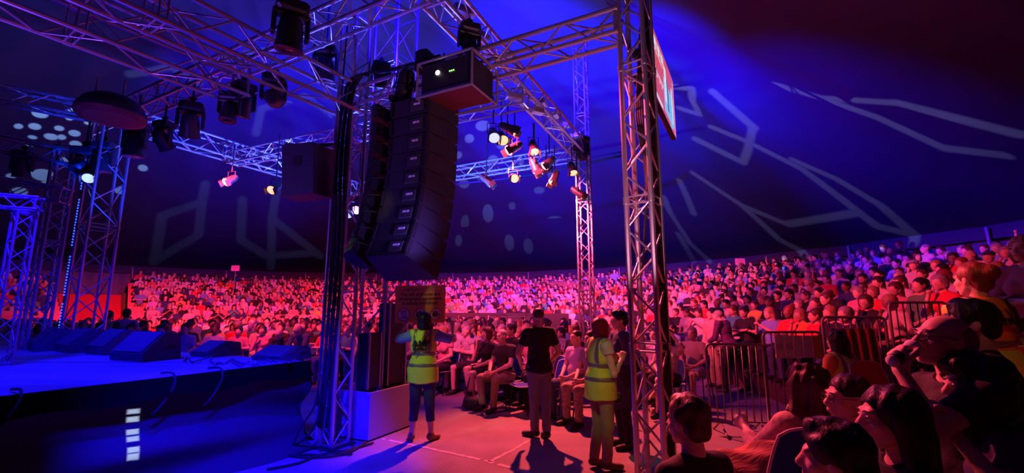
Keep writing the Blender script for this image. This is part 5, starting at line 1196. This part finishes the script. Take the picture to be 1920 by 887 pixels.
# curly woman
J = skel('sit', 1.60, look=(.05, 1, -.22), elR=(.26,.02,.78), wrR=(.14,.25,.62), elL=(-.24,.12,.80), wrL=(-.10,.19,.99))
o, J, T, l = near(1828, 728, 1.86, (-.96, .25), 'woman with dark curly hair, earring and navy t-shirt, before the drinking man', J, hair=('curly', 'dark'), top=('dusk', .62, None), bottom=('dark', 1.), fem=True, hands={'L': ((.2, .1, 1.), (0, 1, 0), .8)}, vox=.0075); NEARLOC.append((l, (-.96, .25)))
MB().lathe([(0, -.008), (.008, 0), (0, .008)], J['head']+V3(.084, .0, -.040), n=8).build('earring', MATS['silver'], o)
J = skel('sit', 1.68)
o, J, T, l = near(1822, 610, 2.45, (-.80, .55), 'person with thick black hair and dark jacket seated behind the bald drinking man', J, hair=('tousled', 'black'), top=('black', 1.9, None), bottom=('dark', 1.), eyes=False); NEARLOC.append((l, (-.8, .55)))
J = skel('sit', 1.62)
o, J, T, l = near(1568, 640, 5.2, (-.3, .9), 'seated person in an orange and yellow vest behind the barrier hung with dark red cloth', J, hair=('long', 'dark'), top=('orange', .6, None), bottom=('dark', 1.), vox=.012, eyes=False, fem=True)
vest(o, J, T, HV, .012); NEARLOC.append((l, (-.3, .9)))
# cup in the drinking man's hand
H = head_frame(J_d); mouth = J_d['head']+H@V3(0, .112, -.050); hand = J_d['wrL']+V3(.02, -.045, .075); dv = unit(hand-mouth); base = mouth+dv*.155
a = math.atan2(.97, .10); cs, sn = math.cos(a), math.sin(a)
Wd = lambda p: (p[0]*cs-p[1]*sn+l_d[0], p[0]*sn+p[1]*cs+l_d[1], p[2]+l_d[2])
bw, mw = Vector(Wd(base)), Vector(Wd(mouth+dv*.005)); ax = (mw-bw); L = ax.length; cup = empty('drinking_cup', bw, 0, 'white paper cup with a dark band held to the bald man\'s mouth', 'cup'); cup.rotation_euler = ax.to_track_quat('Z', 'Y').to_euler()
MB().lathe([(0, 0), (.026, 0), (.036, L), (.039, L+.004), (.036, L+.006), (.033, L), (.024, .006), (0, .006)], n=24).build('cup_body', mat('paper_cup', (.75, .73, .72), .5), cup, smooth=True)
MB().lathe([(.0268, .012), (.0285, .012), (.0325, L*.5), (.0312, L*.5)], n=24).build('cup_band', mat('cup_band_dark', (.03, .03, .04), .5), cup, smooth=True)
# ------------------------------------------------------------------ chairs
SHB = mat('blue_chair_plastic', (.02, .06, .42), .4); SHW = mat('chair_rim_white', (.65, .62, .66), .5)
def make_chair(label, shell=SHB, rim=SHW, group='blue chairs on the floor'):
    e = empty('stacking_chair', (0, 0, 0), 0, label, 'chair', group); n = 9
    def sheet(name, P, m, thick, par):
        vs = [P(i/(n-1), j/(n-1), s_) for s_ in (0, 1) for i in range(n) for j in range(n)]; f = []
        for s_ in (0, 1):
            for i in range(n-1):
                for j in range(n-1): k = s_*n*n+i*n+j; f.append((k, k+1, k+n+1, k+n) if s_ else (k, k+n, k+n+1, k+1))
        ring = [i*n for i in range(n)]+[(n-1)*n+j for j in range(1, n)]+[i*n+n-1 for i in range(n-2, -1, -1)]+[j for j in range(n-2, 0, -1)]
        for a, b_ in zip(ring, ring[1:]+ring[:1]): f.append((a, b_, b_+n*n, a+n*n))
        return soft(MB().add(vs, f).build(name, m, par), 50)
    rnd = lambda u: math.copysign(1, 0)
    def seat(u, v_, s_): x = (u-.5)*.42*(1-.1*abs(2*v_-1)**4); y_ = -.19+.42*v_*1.0; return (x, y_, .442-.02*math.sin(PI*u)+.01*(2*v_-1)**2-.03*max(0, v_-.85)*6*.3-s_*.008)
    def back(u, v_, s_): w_ = .40*(1-.16*v_**3-.1*(1-v_)**3); x = (u-.5)*w_; return (x, -.20-.09*v_-.035*math.cos(PI*(u-.5))+s_*.008, .50+.33*v_-.03*(2*u-1)**4*v_)
    sheet('seat', seat, shell, .008, e); bk = sheet('backrest', back, shell, .008, e)
    ring = [back(i/8, 0, .5) for i in range(9)]+[back(1, j/8, .5) for j in range(1, 9)]+[back(i/8, 1, .5) for i in range(7, -1, -1)]+[back(0, j/8, .5) for j in range(7, 0, -1)]
    MB().tube(ring, .007, 5, closed=True).build('rim', rim, bk, smooth=True)
    ring = [seat(i/8, 0, .5) for i in range(9)]+[seat(1, j/8, .5) for j in range(1, 9)]+[seat(i/8, 1, .5) for i in range(7, -1, -1)]+[seat(0, j/8, .5) for j in range(7, 0, -1)]
    MB().tube(ring, .008, 5, closed=True).build('rim', rim, e.children[0], smooth=True)
    for sx in (-1, 1):
        MB().tube([(sx*.20, .17, .42), (sx*.225, .22, .002)], .011, 6).build('leg', BLACK, e); MB().tube([(sx*.20, -.17, .42), (sx*.225, -.25, .002)], .011, 6).build('leg', BLACK, e)
        MB().tube([(sx*.20, .17, .425), (sx*.20, -.18, .425), (sx*.17, -.25, .62)], .010, 6).build('side_rail', BLACK, e)
    return e
def put(e, x, y, z, fd): e.location = (x, y, z); e.rotation_euler = (0, 0, math.atan2(-fd[0], fd[1]))
ch0 = make_chair('empty blue chair just left of the man with his back turned')
x, y = wpos(990, 7.4, .5); put(ch0, x, y, 0, FRONT)
c = copy_tree(ch0); c['label'] = 'empty blue chair beside the seated man in the pale lilac shirt'; x, y = wpos(1040, 7.2, .5); put(c, x, y, 0, FRONT)
fl = ['the seated woman with a hand at her mouth', 'the seated man in the black shirt', 'the man in the pale lilac shirt', 'the person in dark patterned trousers', 'the man with folded bare arms', 'the woman in the pale pink top', 'the woman with crossed bare legs', 'the older person with white hair', 'the person in violet seen through the mast']
for (x, y, z, fd), lb in zip(CHAIRS, fl): c = copy_tree(ch0); c['label'] = 'blue chair under '+lb; put(c, x, y, z, fd)
nl = ['the boy with tousled hair', 'the wavy-haired woman in the flowered blouse', 'the man in dark-rimmed glasses', 'the woman in profile', 'the lowest dark-haired person in grey', 'the bald drinking man', 'the curly-haired woman', 'the person with thick black hair', 'the seated person in the orange and yellow vest']
CHR = None
for (l, fd), lb in zip(NEARLOC, nl):
    c = copy_tree(ch0); c['label'] = 'dark chair under '+lb; c['group'] = 'dark chairs near the lens'; put(c, l[0], l[1], l[2], fd)
    if l[2] > .03 and 'thick' not in lb and 'orange' not in lb:
        s = MB(); s.box((l[0], l[1], l[2]/2), (.34, .34, l[2]/2-.001), Matrix.Rotation(math.atan2(-fd[0], fd[1]), 3, 'Z')); tag(s.build('seating_riser', STEPM), 'low dark riser block under '+lb.replace('seated person in the orange and yellow vest', 'orange-vested sitter'), 'riser', 'low riser blocks')
    elif l[2] > .03:
        rr_ = math.hypot(l[0]-CT[0], l[1]-CT[1]); k = max(0, int((rr_-TIER0)/TSTEP)) if rr_ > TIER0 else -1; z_ = TZ0+TRISE*k if k >= 0 else 0
        if l[2]-z_ > .02: tag(MB().box((l[0], l[1], (l[2]+z_)/2), (.30, .30, (l[2]-z_)/2-.001), Matrix.Rotation(math.atan2(-fd[0], fd[1]), 3, 'Z')).build('seating_riser', STEPM), 'low dark riser block under '+lb.replace('seated person in the orange and yellow vest', 'orange-vested sitter'), 'riser', 'low riser blocks')
fc = 0
for q in ind:
    if q[3] == 'floor' and q[4] <= 1:
        fd = face_dir(q[0], q[1]); a = math.atan2(-fd[0], fd[1])+q[13]; c = copy_tree(ch0); c.location = (q[0], q[1], 0); c.rotation_euler = (0, 0, a)
        lab = f"blue chair under the {q[10]}-topped spectator, {q[9]} hair, {NUMW[q[4]]} row, near {nearest_landmark(q[6], q[7])}"
        if lab in used: lab = 'blue chair under: '+q[-1][3]
        lab = ' '.join(lab.split()[:16]).rstrip(','); used.add(lab); c['label'] = lab; fc += 1
print('chairs', fc)
# red seat shells near the lens and the dark round-backed chair by the boy
def shell_seat(px, py, t, fd, label, m=REDP, sc_=1.):
    e = copy_tree(ch0); e.name = 'stacking_chair'; e['label'] = label; e['group'] = 'red chairs near the lens'
    p = EYE+ray(px, py)*t; put(e, p[0], p[1], max(0, p[2]-.72), fd)
    for ch in e.children_recursive:
        if ch.name.startswith(('seat', 'backrest')): ch.material_slots[0].link = 'OBJECT'; ch.material_slots[0].material = m
    if e.location.z > .03: tag(MB().box((p[0], p[1], e.location.z/2), (.3, .3, e.location.z/2-.001), Matrix.Rotation(e.rotation_euler.z, 3, 'Z')).build('seating_riser', STEPM), 'low dark riser block under the '+' '.join(label.split(',')[0].split()[:8]), 'riser', 'low riser blocks')
    return e
shell_seat(1672, 706, 4.3, (.1, -1), 'bright red chair back in front of the drinking man\'s elbow')
shell_seat(1912, 690, 2.55, (-.9, -.3), 'large bright red chair beside the curly-haired woman, at the right')
e = copy_tree(ch0); e['label'] = 'dark grey round-backed chair turned sideways beside the boy'; e['group'] = 'dark chairs near the lens'
p = EYE+ray(1352, 815)*2.55; put(e, p[0], p[1], 0, (-.85, .5)); e.scale = (.95, .95, 1.05)
for ch in e.children_recursive:
    if ch.name.startswith(('seat', 'backrest')): ch.material_slots[0].link = 'OBJECT'; ch.material_slots[0].material = mat('grey_shell', (.10, .09, .10), .4)
# jacket heaped on the chair beside the wavy-haired woman
p = EYE+ray(1425, 862)*2.3
def folds(X): return .016*np.sin(X[..., 0]*26+X[..., 2]*30+1.5*np.sin(X[..., 1]*14))*np.sin(X[..., 1]*19+1)
JK = mat('striped_jacket_cloth', (.30, .12, .06), .8, var=.6, vscale=7, stretch=(1, 5, 1), bump=.4, bscale=20)
o = blob('jacket', [E((0, 0, 0), (.22, .17, .12)), E((.10, -.03, .07), (.13, .10, .09)), C((-.15, .02, 0), (-.24, -.04, -.25), .09, .06), C((.15, -.05, 0), (.2, -.12, -.24), .08, .05)], JK, None, vox=.01, k=.05, noise=folds)
o.location = (p[0], p[1], p[2]-.06); tag(o, 'crumpled brown striped jacket heaped on a chair in front of the wavy-haired woman', 'jacket')
c = copy_tree(ch0); c['label'] = 'chair under the heaped striped jacket'; c['group'] = 'dark chairs near the lens'; put(c, p[0], p[1], max(0, p[2]-.60), (-.3, .95))
# ------------------------------------------------------------------ crowd barriers
BAR = mat('galvanised_steel', (.20, .18, .20), .45, .6)
def barrier(p0, p1, z0, zt, nb, label):
    p0, p1 = Vector((*p0, 0)), Vector((*p1, 0)); d = (p1-p0); L = d.length; e = empty('crowd_barrier', (*p0[:2], z0), math.atan2(d.y, d.x), label, 'barrier', 'steel crowd barriers'); h = zt-z0; r = .06
    MB().tube([(0, 0, .16), (0, 0, h-r), (r*.3, 0, h-r*.3), (r, 0, h), (L-r, 0, h), (L-r*.3, 0, h-r*.3), (L, 0, h-r), (L, 0, .16)], .019, 8, closed=True).build('frame', BAR, e, smooth=True)
    for i in range(nb): x_ = L*(i+1)/(nb+1); MB().tube([(x_, 0, .16), (x_, 0, h)], .009, 6).build('bar', BAR, e, smooth=True)
    for x_ in (.12, L-.12): MB().tube([(x_, -.26, .012), (x_, -.2, .04), (x_, 0, .16), (x_, .2, .04), (x_, .26, .012)], .014, 6).build('foot', BAR, e, smooth=True)
    return e
def bpt(px, t, z): return wpos(px, t, z)
barrier(bpt(1324, 6.2, 1.1), bpt(1431, 6.15, 1.1), 0, 1.18, 7, 'lowest barrier panel across the walkway, nearest the tall mast')
b2 = barrier(bpt(1432, 6.4, 1.1), bpt(1541, 6.5, 1.1), 0, 1.33, 6, 'second barrier panel from the walkway, with pale posters on it')
b3 = barrier(bpt(1544, 6.1, 1.3), bpt(1663, 6.0, 1.3), TZ0*0, 1.55, 8, 'third barrier panel, with dark red cloth hung on it')
b4 = barrier(bpt(1668, 6.3, 1.6), bpt(1776, 6.35, 1.6), TZ0, 1.75, 7, 'highest barrier panel, behind the bald drinking man')
barrier(bpt(1782, 5.9, 1.6), bpt(1925, 5.3, 1.6), TZ0, 1.74, 9, 'barrier panel passing behind the steward in the orange vest')
# poster board on the second panel
x0, y0 = bpt(1452, 6.36, 1.1); x1, y1 = bpt(1540, 6.42, 1.1); dL = math.hypot(x1-x0, y1-y0)
e = empty('poster_board', (x0, y0-.02, 1.13), math.atan2(y1-y0, x1-x0), 'board of pale violet posters and one ochre poster tied to the second barrier', 'poster')
for i in range(5):
    m_ = mat('poster_pale', (.62, .56, .66), .6) if i < 4 else mat('poster_ochre', (.50, .32, .06), .6)
    w_ = dL/5; q = MB().box((w_*(i+.5), 0, 0), (w_/2-.004, .004, .155)).build('poster', m_, e)
    if i < 2: MB().lathe([(.035, 0), (.045, 0), (.045, .002), (.035, .002), (.035, 0)], (w_*(i+.5), -.005, .0), X90, 18).box((w_*(i+.5), -.006, 0), (.028, .001, .004), Matrix.Rotation(R(45), 3, 'Y')).box((w_*(i+.5), -.006, 0), (.028, .001, .004), Matrix.Rotation(R(-45), 3, 'Y')).build('poster_mark', mat('mark_violet', (.25, .15, .4), .6), q)
# dark red cloth on the third panel
vs = []; f = []
p0, p1 = V3(*bpt(1552, 6.07, 1.3), 0), V3(*bpt(1640, 6.0, 1.3), 0)
for i in range(41):
    for j in range(13):
        u, v_ = i/40, j/12; p = p0+(p1-p0)*u+V3(0, -.035-.02*math.sin(u*32)*(.3+v_)-.015*v_, 1.40-.62*v_-.03*math.sin(u*7)*v_); vs.append(tuple(p))
        if i and j: k = i*13+j; f.append((k, k-1, k-14, k-13))
o = MB().add(vs, f).build('hanging_cloth', mat('dark_red_cloth', (.20, .01, .03), .85), smooth=True, fix=False); tag(o, 'dark red cloth hung over the third barrier panel', 'cloth')
# black draped barrier closing the floor rows in front of the grandstand
vs = []; f = []
a0, a1 = R(72), R(37)
for i in range(91):
    a = a0+(a1-a0)*i/90
    for j in range(5): r_ = TIER0-.12+.03*math.sin(i*1.9)*(j/4); vs.append((CT[0]+r_*math.cos(a), CT[1]+r_*math.sin(a), 1.50-1.495*j/4))
    if i:
        for j in range(4): k = (i-1)*5+j; f.append((k, k+5, k+6, k+1))
o = MB().add(vs, f).build('draped_barrier', CLOTHB, smooth=True, fix=False); tag(o, 'long black draped barrier between the floor chairs and the grandstand', 'barrier')
for q in range(1): pass
# ------------------------------------------------------------------ small things
def cup_at(px, py, label, h=.14):
    p = at_z(px, py, 0); e = empty('plastic_cup', p, 0, label, 'cup', 'cups on the floor under the blue chairs')
    MB().lathe([(0, 0), (.026, 0), (.038, h), (.035, h), (.024, .005), (0, .005)], n=18).build('cup_wall', mat('cloudy_cup', (.55, .45, .45), .3), e, smooth=True)
for x_, y_, lb in ((971, 752, 'clear cup under the first empty blue chair'), (983, 757, 'cup with a pale rim right of another cup under the first empty chair'), (1029, 766, 'clear cup under the second empty blue chair'), (1041, 771, 'amber cup on the floor right of another cup, near the pale-shirted man'), (1224, 783, 'small cup on the floor seen through the nearest mast')): cup_at(x_, y_, lb)
p = at_z(884, 768, 0); e = blob('shoulder_bag', [E((0, 0, .10), (.15, .09, .11)), E((.06, 0, .06), (.10, .10, .07))], mat('bag_black', (.02, .02, .025), .7), None, vox=.012, k=.04, planes=[((0, 0, .003), (0, 0, -1))]); e.location = p; tag(e, 'black bag slumped on the floor at the front row by a walking stick', 'bag')
MB().tube([(-.1, 0, .15), (-.05, .02, .30), (.05, .02, .31), (.1, 0, .14)], .008, 6).build('strap', BLACK, e)
e = empty('walking_stick', at_z(866, 766, 0), 0, 'thin black walking stick leaning by the black bag', 'stick'); MB().tube([(0, 0, .01), (.14, .25, .62)], .010, 6).build('shaft', BLACK, e); MB().tube([(.14, .25, .62), (.15, .27, .67), (.20, .30, .68)], .012, 6).build('handle', BLACK, e)
# placards on poles
for px, py, t, lb in ((442, 503, 24.5, 'small pink placard on a pole at the top of the left grandstand rows'), (1387, 491, 20.5, 'small pink placard on a pole at the top of the right grandstand rows')):
    p = EYE+ray(px, py)*t; rr_ = math.hypot(p[0]-CT[0], p[1]-CT[1]); k = min(NT-1, int((rr_-TIER0)/TSTEP)); z_ = TZ0+TRISE*k
    e = empty('placard', (p[0], p[1], z_), 0, lb, 'sign', 'small pink placards'); e.rotation_euler = (0, 0, math.atan2(p[0], -p[1])*0)
    MB().tube([(0, 0, 0), (0, 0, p[2]-z_)], .02, 6).build('pole', BAR, e); MB().box((0, -.03, p[2]-z_), (.22, .012, .15)).build('board', mat('placard_pink', (.75, .35, .55), .6), e)
    text_mesh('EXIT', .14, 'lettering', RRED, e, (0, -.046, p[2]-z_), (R(90), 0, 0), .001)
# dark equipment table edge in the cross aisle (mixing position)
p = EYE+ray(958, 588)*18.6; e = empty('mixing_desk', (p[0], p[1], 0), 0, 'dark mixing desk under a cloth between the floor rows and the grandstand', 'desk')
MB().box((0, 0, 1.36), (1.2, .3, .03), None, .01).build('desk_top', BLACKP, e); MB().box((0, 0, .665), (1.15, .28, .66)).build('cloth_skirt', CLOTHB, e); MB().box((.2, .05, 1.47), (.4, .1, .075), Matrix.Rotation(R(8), 3, 'X'), .01).build('console', BLACKP, e)
# chest in the stand (dark wood box in the upper centre)
p = EYE+ray(1062, 555)*26.0; rr_ = math.hypot(p[0]-CT[0], p[1]-CT[1]); k = min(NT-1, int((rr_-TIER0)/TSTEP)); z_ = TZ0+TRISE*k
e = empty('control_booth', (p[0], p[1], z_), R(-20), 'low brown wooden control booth among the central grandstand rows', 'booth')
MB().box((0, 0, .62), (.95, .30, .62), None, .01).build('front_panel', mat('booth_wood', (.20, .12, .07), .7, var=.2), e); MB().box((0, 0, 1.26), (1.0, .34, .02)).build('counter', BLACKP, e)
